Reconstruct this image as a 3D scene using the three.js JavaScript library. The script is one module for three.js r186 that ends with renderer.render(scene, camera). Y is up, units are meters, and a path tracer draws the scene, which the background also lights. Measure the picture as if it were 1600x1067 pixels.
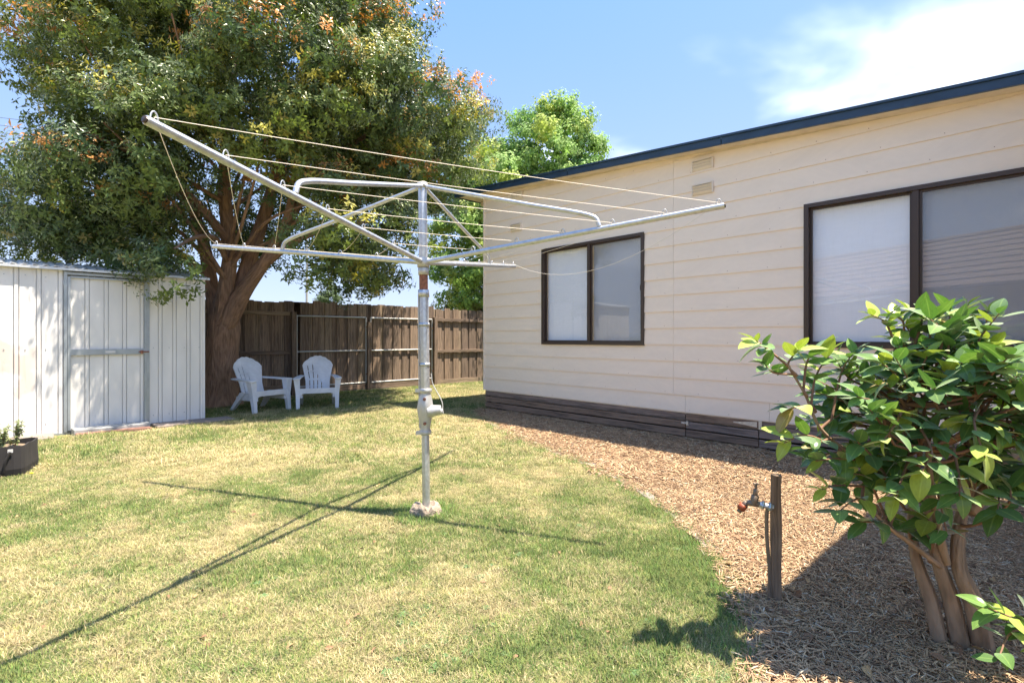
import * as THREE from 'three';
import { mergeGeometries, mergeVertices, toCreasedNormals } from 'three/addons/utils/BufferGeometryUtils.js';
import { RoundedBoxGeometry } from 'three/addons/geometries/RoundedBoxGeometry.js';
import { ImprovedNoise } from 'three/addons/math/ImprovedNoise.js';

// ---------------------------------------------------------------- camera, sky, sun, exposure
const scene = new THREE.Scene();
const F = 813, Y0 = 527.7, EYE = 1.25;                  // focal length and horizon in pixels of the 1600 x 1067 photograph
const camera = new THREE.PerspectiveCamera(2 * Math.atan(533.5 / F) * 180 / Math.PI, 1600 / 1067, 0.05, 600);
camera.position.set(0, EYE, 0);
camera.setViewOffset(1600, 1067, 0, 533.5 - Y0, 1600, 1067);

const renderer = new THREE.WebGLRenderer({ antialias: true });
renderer.toneMapping = THREE.LinearToneMapping;
renderer.toneMappingExposure = 5.35;
renderer.shadowMap.enabled = true;

const SUN = new THREE.Vector3(0.337, 1, 0.06).normalize();
const sun = new THREE.DirectionalLight(0xfff1dc, 2.9);
sun.position.copy(SUN).multiplyScalar(40).add(new THREE.Vector3(0, 0, -7));
sun.target.position.set(0, 0, -7);
sun.castShadow = true;
Object.assign(sun.shadow.camera, { left: -18, right: 18, top: 18, bottom: -18, near: 1, far: 90 });
sun.shadow.mapSize.set(4096, 4096);
sun.shadow.bias = -0.0004;
scene.add(sun, sun.target);

const perlin = new ImprovedNoise();
const nz = (x, y, z = 0) => perlin.noise(x, y, z);
const fbm = (x, y, z = 0, o = 4) => { let s = 0, a = 0.5, f = 1; for (let i = 0; i < o; i++) { s += a * nz(x * f, y * f, z * f + i * 7.3); a *= 0.5; f *= 2.03; } return s; };
const sstep = THREE.MathUtils.smoothstep, lerp = THREE.MathUtils.lerp, clamp = THREE.MathUtils.clamp;
{
  const W = 2048, H = 1024, data = new Float32Array(W * H * 4);
  for (let r = 0; r < H; r++) {
    const up = ((r + 0.5) / H - 0.5) * Math.PI, y = Math.sin(up), c = Math.cos(up);
    for (let q = 0; q < W; q++) {
      const a = ((q + 0.5) / W - 0.5) * 2 * Math.PI, x = Math.cos(a) * c, z = Math.sin(a) * c;
      const t = Math.pow(clamp(y, 0, 1), 0.5);
      let R = lerp(0.195, 0.0, t), G = lerp(0.215, 0.064, t), B = lerp(0.24, 0.21, t);
      const glow = 0.55 * Math.exp(-Math.acos(clamp(x * SUN.x + y * SUN.y + z * SUN.z, -1, 1)) / 0.3); R += glow; G += glow * 0.97; B += glow * 0.9;   // the bright air round the sun
      if (y > 0) {
        const k = 1 / (y + 0.22), px = x * k * 1.35 + 25.9, pz = z * k * 1.35 + 2.1;
        const n = fbm(px * 0.8, pz * 1.3, 2.2, 6) + 0.35 * nz(px * 0.45, pz * 0.45, 9.1) + 0.22 * fbm(px * 4 + 2 * nz(pz, px), pz * 2.2, 5, 5);
        const m = sstep(n, 0.1, 0.62) * sstep(y, 0.02, 0.18) * 0.62;
        R = lerp(R, 0.5, m); G = lerp(G, 0.51, m); B = lerp(B, 0.53, m);
      } else { const g = clamp(-y * 6, 0, 1); R = lerp(R, 0.2, g); G = lerp(G, 0.2, g); B = lerp(B, 0.15, g); }
      const o = (r * W + q) * 4; data[o] = R; data[o + 1] = G; data[o + 2] = B; data[o + 3] = 1;
    }
  }
  const sky = new THREE.DataTexture(data, W, H, THREE.RGBAFormat, THREE.FloatType);
  sky.mapping = THREE.EquirectangularReflectionMapping; sky.magFilter = sky.minFilter = THREE.LinearFilter; sky.needsUpdate = true;
  scene.background = sky; scene.environment = sky;
}

// ---------------------------------------------------------------- helpers
let seed = 12345;
const rnd = () => { seed = (seed + 0x6d2b79f5) | 0; let t = Math.imul(seed ^ (seed >>> 15), 1 | seed); t = (t + Math.imul(t ^ (t >>> 7), 61 | t)) ^ t; return ((t ^ (t >>> 14)) >>> 0) / 4294967296; };
const rr = (a, b) => a + (b - a) * rnd();
const pick = (a) => a[Math.floor(rnd() * a.length)];
const V = (x, y, z) => new THREE.Vector3(x, y, z);
const at = (px, py, d) => V((px - 800) / F * d, EYE + (Y0 - py) / F * d, -d);         // a pixel at a known distance
const groundAt = (px, py) => { const d = F * EYE / (py - Y0); return V((px - 800) / F * d, 0, -d); };
const taken = {};
const numbered = (n) => { const k = taken[n] = (taken[n] ?? -1) + 1; return k ? n + '_' + String(k).padStart(3, '0') : n; };
function shadows(o) { o.traverse((m) => { if (m.isMesh) { m.castShadow = true; m.receiveShadow = true; } }); return o; }
function tag(o, label, category, group, kind) { o.userData = { ...o.userData, label, category }; if (group) o.userData.group = group; if (kind) o.userData.kind = kind; return o; }
function mesh(name, geo, mat, parent) { const m = new THREE.Mesh(geo, mat); m.name = name; m.castShadow = m.receiveShadow = true; if (parent) parent.add(m); return m; }
function thing(name, label, category, pos = [0, 0, 0], turn = 0, group) {
  const o = new THREE.Group(); o.name = numbered(name); o.position.set(...pos); o.rotation.y = turn; scene.add(o);
  return tag(o, label, category, group);
}
function solo(name, geo, mat, label, category, group, kind) { const m = mesh(numbered(name), geo, mat, scene); return tag(m, label, category, group, kind); }
function flat(g) { const h = g.index ? g.toNonIndexed() : g.clone(); for (const k of Object.keys(h.attributes)) if (!['position', 'normal', 'uv'].includes(k)) h.deleteAttribute(k); if (!h.attributes.normal) h.computeVertexNormals(); if (!h.attributes.uv) h.setAttribute('uv', new THREE.BufferAttribute(new Float32Array(h.attributes.position.count * 2), 2)); return h; }
const merge = (list) => mergeGeometries(list.map(flat));
function place(g, x = 0, y = 0, z = 0, rx = 0, ry = 0, rz = 0) { return g.applyMatrix4(new THREE.Matrix4().compose(V(x, y, z), new THREE.Quaternion().setFromEuler(new THREE.Euler(rx, ry, rz)), V(1, 1, 1))); }
function metreUV(g, along = 'x', ou = 0, ov = 0) {      // uv in metres, u along the given axis
  const h = g.index ? g.toNonIndexed() : g; h.computeVertexNormals();
  const p = h.attributes.position, n = h.attributes.normal, uv = new Float32Array(p.count * 2);
  for (let i = 0; i < p.count; i++) {
    const q = [p.getX(i), p.getY(i), p.getZ(i)], m = [Math.abs(n.getX(i)), Math.abs(n.getY(i)), Math.abs(n.getZ(i))];
    const ax = 'xyz'.indexOf(along), face = m.indexOf(Math.max(...m)), rest = [0, 1, 2].filter((k) => k !== face);
    const a = rest.includes(ax) ? ax : rest[0], b = rest.find((k) => k !== a);
    uv[2 * i] = q[a] + ou; uv[2 * i + 1] = q[b] + ov;
  }
  h.setAttribute('uv', new THREE.BufferAttribute(uv, 2)); return h;
}
function box(w, h, d, x = 0, y = 0, z = 0, along = 'x') { const g = new THREE.BoxGeometry(w, h, d); g.translate(x, y, z); return metreUV(g, along, rr(0, 3), rr(0, 3)); }
function rbox(w, h, d, r, x = 0, y = 0, z = 0, along = 'x') { const g = new RoundedBoxGeometry(w, h, d, 2, r); g.translate(x, y, z); const n = g.attributes.normal.clone(); const q = metreUV(g, along, rr(0, 3), rr(0, 3)); if (q.attributes.position.count === n.count) q.setAttribute('normal', n); return q; }
function hex(c, along = 'x') {                          // eight corners: bottom 0-3 and top 4-7, both counter-clockwise from above
  const f = [[0, 3, 2, 1], [4, 5, 6, 7], [0, 1, 5, 4], [1, 2, 6, 5], [2, 3, 7, 6], [3, 0, 4, 7]], p = [];
  for (const [a, b, d, e] of f) for (const k of [a, b, d, a, d, e]) p.push(...c[k]);
  const g = new THREE.BufferGeometry(); g.setAttribute('position', new THREE.Float32BufferAttribute(p, 3)); return metreUV(g, along, rr(0, 3), rr(0, 3));
}
// x0..x1, y0..y1, z0..z1 with separate tops at both ends
const wedge = (x0, x1, y0, yt0, yt1, z0, z1, yb1 = y0) => hex([[x0, y0, z1], [x1, yb1, z1], [x1, yb1, z0], [x0, y0, z0], [x0, yt0, z1], [x1, yt1, z1], [x1, yt1, z0], [x0, yt0, z0]]);
function taper(pts, radii, radial = 10, rough = 0, steps = 0) {   // a tapered limb along points
  const curve = new THREE.CatmullRomCurve3(pts, false, 'centripetal'), n = steps || (pts.length - 1) * 5, fr = curve.computeFrenetFrames(n, false);
  const pos = [], uv = [], idx = []; let len = 0, prev = null;
  for (let i = 0; i <= n; i++) {
    const t = i / n, c = curve.getPoint(t), f = t * (radii.length - 1), k = Math.min(radii.length - 2, Math.floor(f)), R = lerp(radii[k], radii[k + 1], f - k);
    if (prev) len += c.distanceTo(prev); prev = c;
    const tt = curve.getTangent(t), up = Math.abs(tt.y) > 0.95 ? V(1, 0, 0) : V(0, 1, 0), N = new THREE.Vector3().crossVectors(up, tt).normalize(), B = new THREE.Vector3().crossVectors(tt, N);
    if (i && fr) { const pn = taper.last; if (pn) { N.copy(pn).addScaledVector(tt, -pn.dot(tt)).normalize(); B.crossVectors(tt, N); } }
    taper.last = N.clone();
    for (let j = 0; j <= radial; j++) {
      const a = j / radial * Math.PI * 2, e = 1 + rough * fbm(c.x * 3 + Math.cos(a) * 1.3, c.y * 2, c.z * 3 + Math.sin(a) * 1.3, 3);
      pos.push(c.x + (N.x * Math.cos(a) + B.x * Math.sin(a)) * R * e, c.y + (N.y * Math.cos(a) + B.y * Math.sin(a)) * R * e, c.z + (N.z * Math.cos(a) + B.z * Math.sin(a)) * R * e);
      uv.push(j / radial * Math.max(0.05, 2 * Math.PI * radii[0]), len);
      if (i < n && j < radial) { const q = i * (radial + 1) + j; idx.push(q, q + 1, q + radial + 1, q + 1, q + radial + 2, q + radial + 1); }
    }
  }
  taper.last = null;
  const base = pos.length / 3, m = curve.getPoint(1); pos.push(m.x, m.y, m.z); uv.push(0, len);
  for (let j = 0; j < radial; j++) idx.push(n * (radial + 1) + j, n * (radial + 1) + j + 1, base);
  const s0 = curve.getPoint(0); pos.push(s0.x, s0.y, s0.z); uv.push(0, 0);
  for (let j = 0; j < radial; j++) idx.push(j + 1, j, base + 1);
  const g = new THREE.BufferGeometry(); g.setAttribute('position', new THREE.Float32BufferAttribute(pos, 3)); g.setAttribute('uv', new THREE.Float32BufferAttribute(uv, 2)); g.setIndex(idx); g.computeVertexNormals();
  return g;
}
function tube(pts, r, radial = 8, steps = 0) { return taper(pts, [r, r], radial, 0, steps); }
function rod(a, b, r, radial = 12) { return taper([a, a.clone().lerp(b, 0.5), b], [r, r], radial, 0, 2); }
function texture(w, h, fn, rx = 1, ry = 1, srgb = false) {
  const d = new Uint8Array(w * h * 4);
  for (let y = 0; y < h; y++) for (let x = 0; x < w; x++) { const c = fn(x / w, y / h, x, y), o = (y * w + x) * 4; for (let k = 0; k < 3; k++) d[o + k] = clamp(c[k], 0, 1) * 255; d[o + 3] = 255; }
  const t = new THREE.DataTexture(d, w, h); t.wrapS = t.wrapT = THREE.RepeatWrapping; t.magFilter = t.minFilter = THREE.LinearFilter; t.repeat.set(rx, ry); if (srgb) t.colorSpace = THREE.SRGBColorSpace; t.needsUpdate = true; return t;
}
// noise that tiles in u and v
const tile = (u, v, fu, fv, z = 0) => { const a = u * 2 * Math.PI, b = v * 2 * Math.PI; return fbm(Math.cos(a) * fu / 6.28 + 11, Math.sin(a) * fu / 6.28 + Math.cos(b) * fv / 6.28, Math.sin(b) * fv / 6.28 + z, 3); };
const grey = (x) => [x, x, x];
const std = (o) => new THREE.MeshStandardMaterial(o), phy = (o) => new THREE.MeshPhysicalMaterial(o);
const col = (r, g, b) => new THREE.Color().setRGB(r, g, b);

// ---------------------------------------------------------------- textures and materials
const grainMap = texture(512, 256, (u, v) => { const s = tile(u, v, 5, 40, 1) * 0.9 + tile(u, v, 2, 10, 5) * 0.8 + tile(u, v, 14, 110, 3) * 0.7; return grey(0.72 + s * 0.85); }, 0.7, 2.2);
const woodBump = texture(512, 256, (u, v) => grey(0.5 + tile(u, v, 4, 90, 8) * 0.9), 0.7, 2.2);
const blotch = texture(256, 256, (u, v) => grey(0.88 + tile(u, v, 8, 8, 2) * 0.22 + tile(u, v, 40, 40, 6) * 0.1), 0.6, 0.6);
const fineBump = texture(256, 256, (u, v) => grey(0.5 + tile(u, v, 60, 60, 4) * 0.8), 2, 2);
const barkMap = texture(256, 512, (u, v) => { const s = 0.78 + tile(u, v, 26, 9, 3) * 0.6 + tile(u, v, 7, 5, 7) * 0.5; return [s, s * 0.97, s * 0.94]; }, 1, 0.8);
const barkBump = texture(256, 512, (u, v) => grey(0.5 + tile(u, v, 30, 12, 6)), 1, 0.8);
const M = {
  board: std({ color: col(0.92, 0.80, 0.67), roughness: 0.6, map: texture(256, 256, (u, v) => { const s = 0.97 + tile(u, v, 6, 10, 2) * 0.06 + tile(u, v, 40, 40, 6) * 0.04; return [s, s * 0.995, s * 0.985]; }, 0.4, 0.6), bumpMap: fineBump, bumpScale: 0.0006 }),
  soffit: std({ color: col(0.84, 0.73, 0.59), roughness: 0.75, map: blotch }),
  fascia: std({ color: col(0.024, 0.06, 0.115), roughness: 0.4, map: texture(512, 64, (u, v) => { const s = tile(u, v, 20, 6, 2), w = sstep(tile(u, v, 30, 8, 9), 0.34, 0.46); return [0.8 + s * 0.5 + w * 3, 0.8 + s * 0.4 + w * 2, 0.8 + s * 0.4 + w]; }, 0.3, 2) }),
  roofMetal: std({ color: col(0.42, 0.43, 0.43), roughness: 0.5, metalness: 0.3 }),
  frame: std({ color: col(0.055, 0.035, 0.025), roughness: 0.4 }),
  glass: phy({ color: 0xffffff, transmission: 1, thickness: 0, roughness: 0.01, ior: 1.8 }),
  blind: std({ color: col(0.86, 0.9, 0.97), roughness: 0.9, map: texture(256, 256, (u, v) => grey(0.95 + tile(u, v, 3, 60, 2) * 0.06 + tile(u, v, 60, 3, 4) * 0.06), 3, 3) }),
  screen: std({ color: col(0.16, 0.165, 0.18), roughness: 0.9, transparent: true, opacity: 0.42 }),
  skirt: std({ color: col(0.29, 0.22, 0.185), roughness: 0.85, map: grainMap, bumpMap: woodBump, bumpScale: 0.002 }),
  skirtWarm: std({ color: col(0.3, 0.205, 0.145), roughness: 0.85, map: grainMap, bumpMap: woodBump, bumpScale: 0.002 }),
  vent: std({ color: col(0.8, 0.71, 0.6), roughness: 0.8 }),
  galv: std({ color: col(0.62, 0.65, 0.69), roughness: 0.42, metalness: 0.75, map: texture(128, 128, (u, v) => grey(0.85 + tile(u, v, 14, 14, 3) * 0.3), 3, 3) }),
  cast: std({ color: col(0.58, 0.58, 0.57), roughness: 0.5, metalness: 0.6, map: blotch }),
  rust: std({ color: col(0.30, 0.13, 0.085), roughness: 0.9, map: texture(128, 128, (u, v) => grey(0.8 + tile(u, v, 12, 12, 3) * 0.7), 4, 4) }),
  cord: std({ color: col(0.7, 0.64, 0.56), roughness: 0.7 }),
  plastic: std({ color: col(0.78, 0.815, 0.88), roughness: 0.42, map: blotch }),
  shedWall: std({ color: col(0.8, 0.79, 0.785), roughness: 0.5, metalness: 0.0, map: texture(256, 256, (u, v) => { const s = 0.92 + tile(u, v, 6, 3, 2) * 0.18; return [s, s * 0.99, s * 0.97]; }, 0.7, 0.5) }),
  shedTrim: std({ color: col(0.42, 0.46, 0.5), roughness: 0.45, metalness: 0.5, map: blotch }),
  shedRoof: std({ color: col(0.6, 0.62, 0.64), roughness: 0.45, metalness: 0.5 }),
  stone: std({ color: col(0.27, 0.225, 0.2), roughness: 0.92, map: blotch, bumpMap: fineBump, bumpScale: 0.004 }),
  blueStone: std({ color: col(0.36, 0.37, 0.37), roughness: 0.85, map: blotch, bumpMap: fineBump, bumpScale: 0.002 }),
  brick: std({ color: col(0.26, 0.14, 0.11), roughness: 0.92, map: blotch }),
  concrete: std({ color: col(0.33, 0.27, 0.21), roughness: 0.95, map: blotch, bumpMap: fineBump, bumpScale: 0.006 }),
  bark: std({ color: col(0.4, 0.25, 0.17), roughness: 0.9, map: barkMap, bumpMap: barkBump, bumpScale: 0.02 }),
  barkPale: std({ color: col(0.33, 0.235, 0.16), roughness: 0.9, map: barkMap, bumpMap: barkBump, bumpScale: 0.014 }),
  twig: std({ color: col(0.2, 0.11, 0.065), roughness: 0.8 }),
  postWood: std({ color: col(0.23, 0.165, 0.115), roughness: 0.92, map: grainMap, bumpMap: woodBump, bumpScale: 0.004 }),
  brass: std({ color: col(0.24, 0.19, 0.15), roughness: 0.6, metalness: 0.5, map: blotch }),
  redPlastic: std({ color: col(0.3, 0.07, 0.03), roughness: 0.5 }),
  fabric: std({ color: col(0.028, 0.026, 0.028), roughness: 0.95, map: blotch }),
  tagWhite: std({ color: col(0.6, 0.6, 0.6), roughness: 0.7 }),
  poleGrey: std({ color: col(0.3, 0.31, 0.32), roughness: 0.7 }),
  wire: std({ color: col(0.05, 0.05, 0.055), roughness: 0.7 }),
  tile: std({ color: col(0.22, 0.17, 0.15), roughness: 0.8, map: blotch }),
  render: std({ color: col(0.42, 0.35, 0.29), roughness: 0.9, map: blotch }),
  leafy: phy({ color: 0xffffff, roughness: 0.95, transmission: 0.42, thickness: 0, clearcoat: 0.5, clearcoatRoughness: 0.22 }),
  leafySoft: phy({ color: 0xffffff, roughness: 1, transmission: 0.45, thickness: 0, clearcoat: 0.2, clearcoatRoughness: 0.4 }),
  blade: phy({ color: 0xffffff, roughness: 1, transmission: 0.3, thickness: 0 }),
  chip: std({ color: 0xffffff, roughness: 0.95 }),
  soil: std({ color: col(0.2, 0.15, 0.1), roughness: 1 }),
};
const palingMats = [[0.29, 0.205, 0.145], [0.235, 0.17, 0.125], [0.36, 0.27, 0.19], [0.2, 0.145, 0.11], [0.31, 0.225, 0.165]].map(([r, g, b]) => std({ color: col(r, g, b), roughness: 0.92, map: grainMap, bumpMap: woodBump, bumpScale: 0.003 }));

// ---------------------------------------------------------------- ground
// the curved edge between lawn and mulch, as ground points read from the photograph
const EDGE = [[735, 645], [800, 680], [880, 715], [934, 734], [1003, 772], [1055, 807], [1099, 848], [1141, 893], [1168, 941], [1185, 1010], [1196, 1067]].map(([x, y]) => groundAt(x, y));
EDGE.push(V(0.72, 0, -1.35), V(0.45, 0, -0.8), V(0.1, 0, -0.2));
const edgeCurve = new THREE.CatmullRomCurve3(EDGE, false, 'centripetal');
const HC = V(-0.469, 0, -9.08), U = V(0.686, 0, 0.7277), N = V(-0.7277, 0, 0.686);       // house corner, along its wall, out of its wall
const house2 = (x, z, y = 0) => HC.clone().addScaledVector(U, x).addScaledVector(N, z).setY(y);
const bedPts = [...edgeCurve.getPoints(80), house2(8.5, 6), house2(8.5, 0), house2(-0.02, 0)];
const bedShape = new THREE.Shape(bedPts.map((p) => new THREE.Vector2(p.x, -p.z)));
const bedPoly = bedPts.map((p) => [p.x, p.z]);
function inBed(x, z) { let c = false; for (let i = 0, j = bedPoly.length - 1; i < bedPoly.length; j = i++) { const [xi, zi] = bedPoly[i], [xj, zj] = bedPoly[j]; if ((zi > z) !== (zj > z) && x < (xj - xi) * (z - zi) / (zj - zi) + xi) c = !c; } return c; }
const edgeSamples = edgeCurve.getPoints(60);
const edgeDist = (x, z) => { let b = 9; for (const p of edgeSamples) { const e = Math.hypot(p.x - x, p.z - z); if (e < b) b = e; } return b; };
const dry = (x, z) => clamp(0.5 + 0.85 * fbm(x * 0.75 + 4, z * 0.75, 1.5, 3) + 0.9 * fbm(x * 3.1, z * 3.1, 4, 3) - 0.2 * sstep(-z, 6.5, 9.5) - (x > -0.6 && z > -4.6 ? 0.28 * (1 - sstep(edgeDist(x, z), 0.1, 1.0)) : 0), 0, 1);
{
  const W = 1024, S = 24;                              // colour of thatch and soil over 24 m, the same patches that the blades follow
  const t = texture(W, W, (u, v) => {
    const x = u * S - 14, z = v * S - 18, k = dry(x, z), n = nz(x * 40, z * 40) * 0.5 + nz(x * 90, z * 90) * 0.5, g = 1 + n * 0.35;
    return [lerp(0.12, 0.3, k) * g, lerp(0.125, 0.235, k) * g, lerp(0.045, 0.12, k) * g];
  });
  t.wrapS = t.wrapT = THREE.MirroredRepeatWrapping;
  const g = new THREE.PlaneGeometry(400, 400, 1, 1).rotateX(-Math.PI / 2), p = g.attributes.position, uv = g.attributes.uv;
  for (let i = 0; i < p.count; i++) uv.setXY(i, (p.getX(i) + 14) / S, (p.getZ(i) + 18) / S);
  const m = solo('lawn_ground', g, std({ color: 0xffffff, roughness: 1, map: t }), 'patchy yellow green lawn ground reaching to the fence', 'lawn', null, 'structure');
  m.position.y = 0;
}
{
  const g = new THREE.ShapeGeometry(bedShape, 12).rotateX(-Math.PI / 2), p = g.attributes.position, uv = g.attributes.uv;
  for (let i = 0; i < p.count; i++) uv.setXY(i, p.getX(i), p.getZ(i));
  const t = texture(512, 512, (u, v) => { const n = tile(u, v, 50, 50, 2) + tile(u, v, 160, 160, 3) * 0.8, s = 1 + n * 0.7; return [0.22 * s, 0.135 * s, 0.075 * s]; }, 0.8, 0.8);
  const m = solo('mulch_bed', g, std({ color: 0xffffff, roughness: 1, map: t }), 'bed of straw coloured wood chip mulch beside the house', 'mulch bed', null, 'structure');
  m.position.y = 0.006;
}
// edging stones half sunk between lawn and mulch
{
  const e = thing('garden_edging', 'low weathered edging strip curving between lawn and mulch bed', 'edging');
  const L = edgeCurve.getLength(), n = Math.floor(L / 0.42);
  for (let i = 0; i < n; i++) {
    const p = edgeCurve.getPointAt((i + 0.5) / n), t = edgeCurve.getTangentAt((i + 0.5) / n);
    const m = mesh('edging_block', rbox(L / n - rr(0.008, 0.03), 0.06, 0.085, 0.012), M.stone, e);
    m.position.set(p.x, -0.007 + rr(-0.006, 0.006), p.z); m.rotation.y = Math.atan2(-t.z, t.x) + rr(-0.03, 0.03); m.rotation.z = rr(-0.015, 0.015);
  }
}

// ---------------------------------------------------------------- house
const house = thing('weatherboard_house', 'cream weatherboard house with dark blue roof edge and timber skirting', 'house', [HC.x, 0, HC.z], Math.atan2(-U.z, U.x));
const WIN = [[1.378, 3.2], [5.095, 6.93]], WY0 = 1.15, WY1 = 2.62, XE = 7.3;
const hf = (x) => 3.735 - 0.074 * x;                   // underside of the falling roof edge
{
  // inner wall with window openings
  const inner = [];
  const xs = [0.01, ...WIN.flat(), XE];
  for (let i = 0; i < xs.length - 1; i++) {
    const a = xs[i], b = xs[i + 1], win = i % 2 === 1;
    if (!win) inner.push(wedge(a, b, 0.32, hf(a) + 0.03, hf(b) + 0.03, -0.12, -0.002));
    else inner.push(wedge(a, b, 0.32, WY0, WY0, -0.12, -0.002), wedge(a, b, WY1, hf(a) + 0.03, hf(b) + 0.03, -0.12, -0.002));
  }
  inner.push(wedge(0.01, 0.13, 0, hf(0), hf(0), -7.5, -0.12), wedge(0.13, XE, 0, hf(0) - 0.3, hf(XE) - 0.1, -7.5, -7.38));
  inner.push(box(XE, 0.1, 7.3, XE / 2, 0.27, -3.75));
  mesh('inner_wall', merge(inner), M.soffit, house);
  // weatherboards, each its own piece
  const EX = 0.205;
  for (let k = 0; k < 17; k++) {
    const y0 = 0.345 + EX * k, y1 = y0 + EX + 0.012;
    let cuts = [[0, 3.611], [3.614, XE]];
    if (k === 0) cuts = [[0, 3.77], [3.773, 4.75], [4.753, XE]];
    if (y0 < WY1 - 0.05 && y1 > WY0 + 0.05) cuts = [[0, WIN[0][0]], [WIN[0][1], 3.611], [3.614, WIN[1][0]], [WIN[1][1], XE]];
    for (let [a, b] of cuts) {
      if (hf(a) + 0.02 <= y0) continue;
      if (hf(b) + 0.02 <= y0) b = (3.735 + 0.01 - y0) / 0.074;
      const ta = Math.min(y1, hf(a) + 0.02), tb = Math.min(y1, hf(b) + 0.02);
      const zb = 0.016, zt = 0.004;
      const g = hex([[a, y0, zb], [b, y0, zb], [b, y0, -0.001], [a, y0, -0.001], [a, ta, zt], [b, tb, zt], [b, tb, -0.001], [a, ta, -0.001]]);
      mesh('weatherboard', g, M.board, house);
    }
  }
  const nails = [];
  for (let k = 0; k < 16; k++) for (let x = 0.25 + (k % 2) * 0.1; x < 7.2; x += 0.45) { const y = 0.345 + EX * k + 0.028; if ((y > WY0 - 0.05 && y < WY1 + 0.05 && WIN.some(([a, b]) => x > a - 0.03 && x < b + 0.03)) || y > hf(x) - 0.05 || rnd() < 0.35) continue; nails.push(place(new THREE.CylinderGeometry(0.0035, 0.0035, 0.004, 6), x + rr(-0.02, 0.02), y, 0.0145, Math.PI / 2)); }
  mesh('nail_heads', merge(nails), M.rust, house).userData.kind = 'stuff';
  mesh('corner_stop', box(0.03, hf(0) - 0.345, 0.03, -0.012, (hf(0) + 0.345) / 2, 0.008, 'y'), M.board, house);
  // windows
  for (const [a, b] of WIN) {
    const mid = (a + b) / 2, fr = [];
    for (const [x, w] of [[a + 0.022, 0.044], [b - 0.022, 0.044]]) fr.push(box(w, WY1 - WY0, 0.09, x, (WY0 + WY1) / 2, -0.012, 'y'));
    for (const y of [WY0 + 0.02, WY1 - 0.02]) fr.push(box(b - a - 0.088, 0.04, 0.09, mid, y, -0.012));
    const w = mesh('window', merge(fr), M.frame, house);
    mesh('mullion', box(0.05, WY1 - WY0 - 0.08, 0.07, mid, (WY0 + WY1) / 2, -0.015, 'y'), M.frame, w);
    const hh = WY1 - WY0 - 0.08, cy = (WY0 + WY1) / 2;
    for (const [p, q, dark] of [[a + 0.044, mid - 0.025, false], [mid + 0.025, b - 0.044, true]]) {
      const sash = [], z = dark ? -0.012 : -0.03, t = 0.022;
      sash.push(box(t, hh, 0.02, p + t / 2, cy, z, 'y'), box(t, hh, 0.02, q - t / 2, cy, z, 'y'), box(q - p - 2 * t, t, 0.02, (p + q) / 2, cy - hh / 2 + t / 2, z), box(q - p - 2 * t, t, 0.02, (p + q) / 2, cy + hh / 2 - t / 2, z));
      mesh('sash', merge(sash), M.frame, w);
      const pane = new THREE.PlaneGeometry(q - p - 2 * t, hh - 2 * t); pane.translate((p + q) / 2, cy, z);
      mesh('pane', pane, M.glass, w);
      mesh('blind', box(q - p - 0.01, hh - 0.005, 0.004, (p + q) / 2, cy, -0.075), M.blind, w);
      if (dark) { const net = new THREE.PlaneGeometry(q - p - 2 * t, hh - 2 * t); net.translate((p + q) / 2, cy, z - 0.022); mesh('fly_screen', net, M.screen, w); }
      if (dark) mesh('latch', box(0.02, 0.07, 0.016, q - 0.012, cy + 0.02, z + 0.018, 'y'), M.frame, w);
    }
  }
  // skirting boards with an access hatch
  for (let k = 0; k < 4; k++) {
    const y = 0.29 - k * 0.1;
    for (const [a, b] of [[0.005, 3.765], [3.775, 4.63], [4.64, XE]]) {
      const m = mesh('skirting_board', rbox(b - a, 0.083, 0.022, 0.004, (a + b) / 2, y + rr(-0.003, 0.003), -0.006 + rr(-0.003, 0.003)), pick([M.skirt, M.skirt, M.skirtWarm]), house);
      m.rotation.z = 0;
    }
  }
  mesh('skirting_end', box(0.02, 0.36, 4, 0.012, 0.16, -2.03, 'z'), M.skirt, house);
  const hinge = mesh('hatch_hinge', merge([hex([[4.36, 0.29, 0.012], [4.62, 0.265, 0.012], [4.62, 0.265, 0.006], [4.36, 0.29, 0.006], [4.36, 0.3, 0.012], [4.62, 0.325, 0.012], [4.62, 0.325, 0.006], [4.36, 0.3, 0.006]]), box(0.035, 0.1, 0.008, 4.655, 0.295, 0.01, 'y')]), M.galv, house);
  mesh('hatch_latch', merge([box(0.09, 0.022, 0.018, 3.77, 0.215, 0.014), box(0.03, 0.05, 0.012, 3.80, 0.215, 0.012)]), M.galv, house);
  // wall vents
  for (const [x, y] of [[4.0, 3.297], [4.0, 3.01], [0.8, 3.045], [0.82, 3.56]]) {
    const v = mesh('wall_vent', merge([box(0.26, 0.012, 0.03, x, y + 0.06, 0.028), box(0.012, 0.12, 0.03, x - 0.125, y, 0.028, 'y'), box(0.012, 0.12, 0.03, x + 0.125, y, 0.028, 'y'), box(0.25, 0.12, 0.006, x, y, 0.016)]), M.vent, house);
    for (let s = 0; s < 3; s++) { const g = new THREE.BoxGeometry(0.24, 0.034, 0.005); g.rotateX(0.75); g.translate(x, y - 0.04 + s * 0.034, 0.034); mesh('slat', metreUV(g), M.vent, v); }
  }
  // roof with soffit and blue metal edge
  const XL = -0.58, XR = 7.0, ZF = 0.2;
  mesh('roof', wedge(XL, XR, hf(XL) + 0.012, hf(XL) + 0.08, hf(XR) + 0.08, -7.8, ZF - 0.03, hf(XR) + 0.012), M.roofMetal, house);
  mesh('soffit', wedge(XL + 0.02, XR, hf(XL) + 0.002, hf(XL) + 0.01, hf(XR) + 0.01, -0.001, ZF - 0.031, hf(XR) + 0.002), M.soffit, house);
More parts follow.
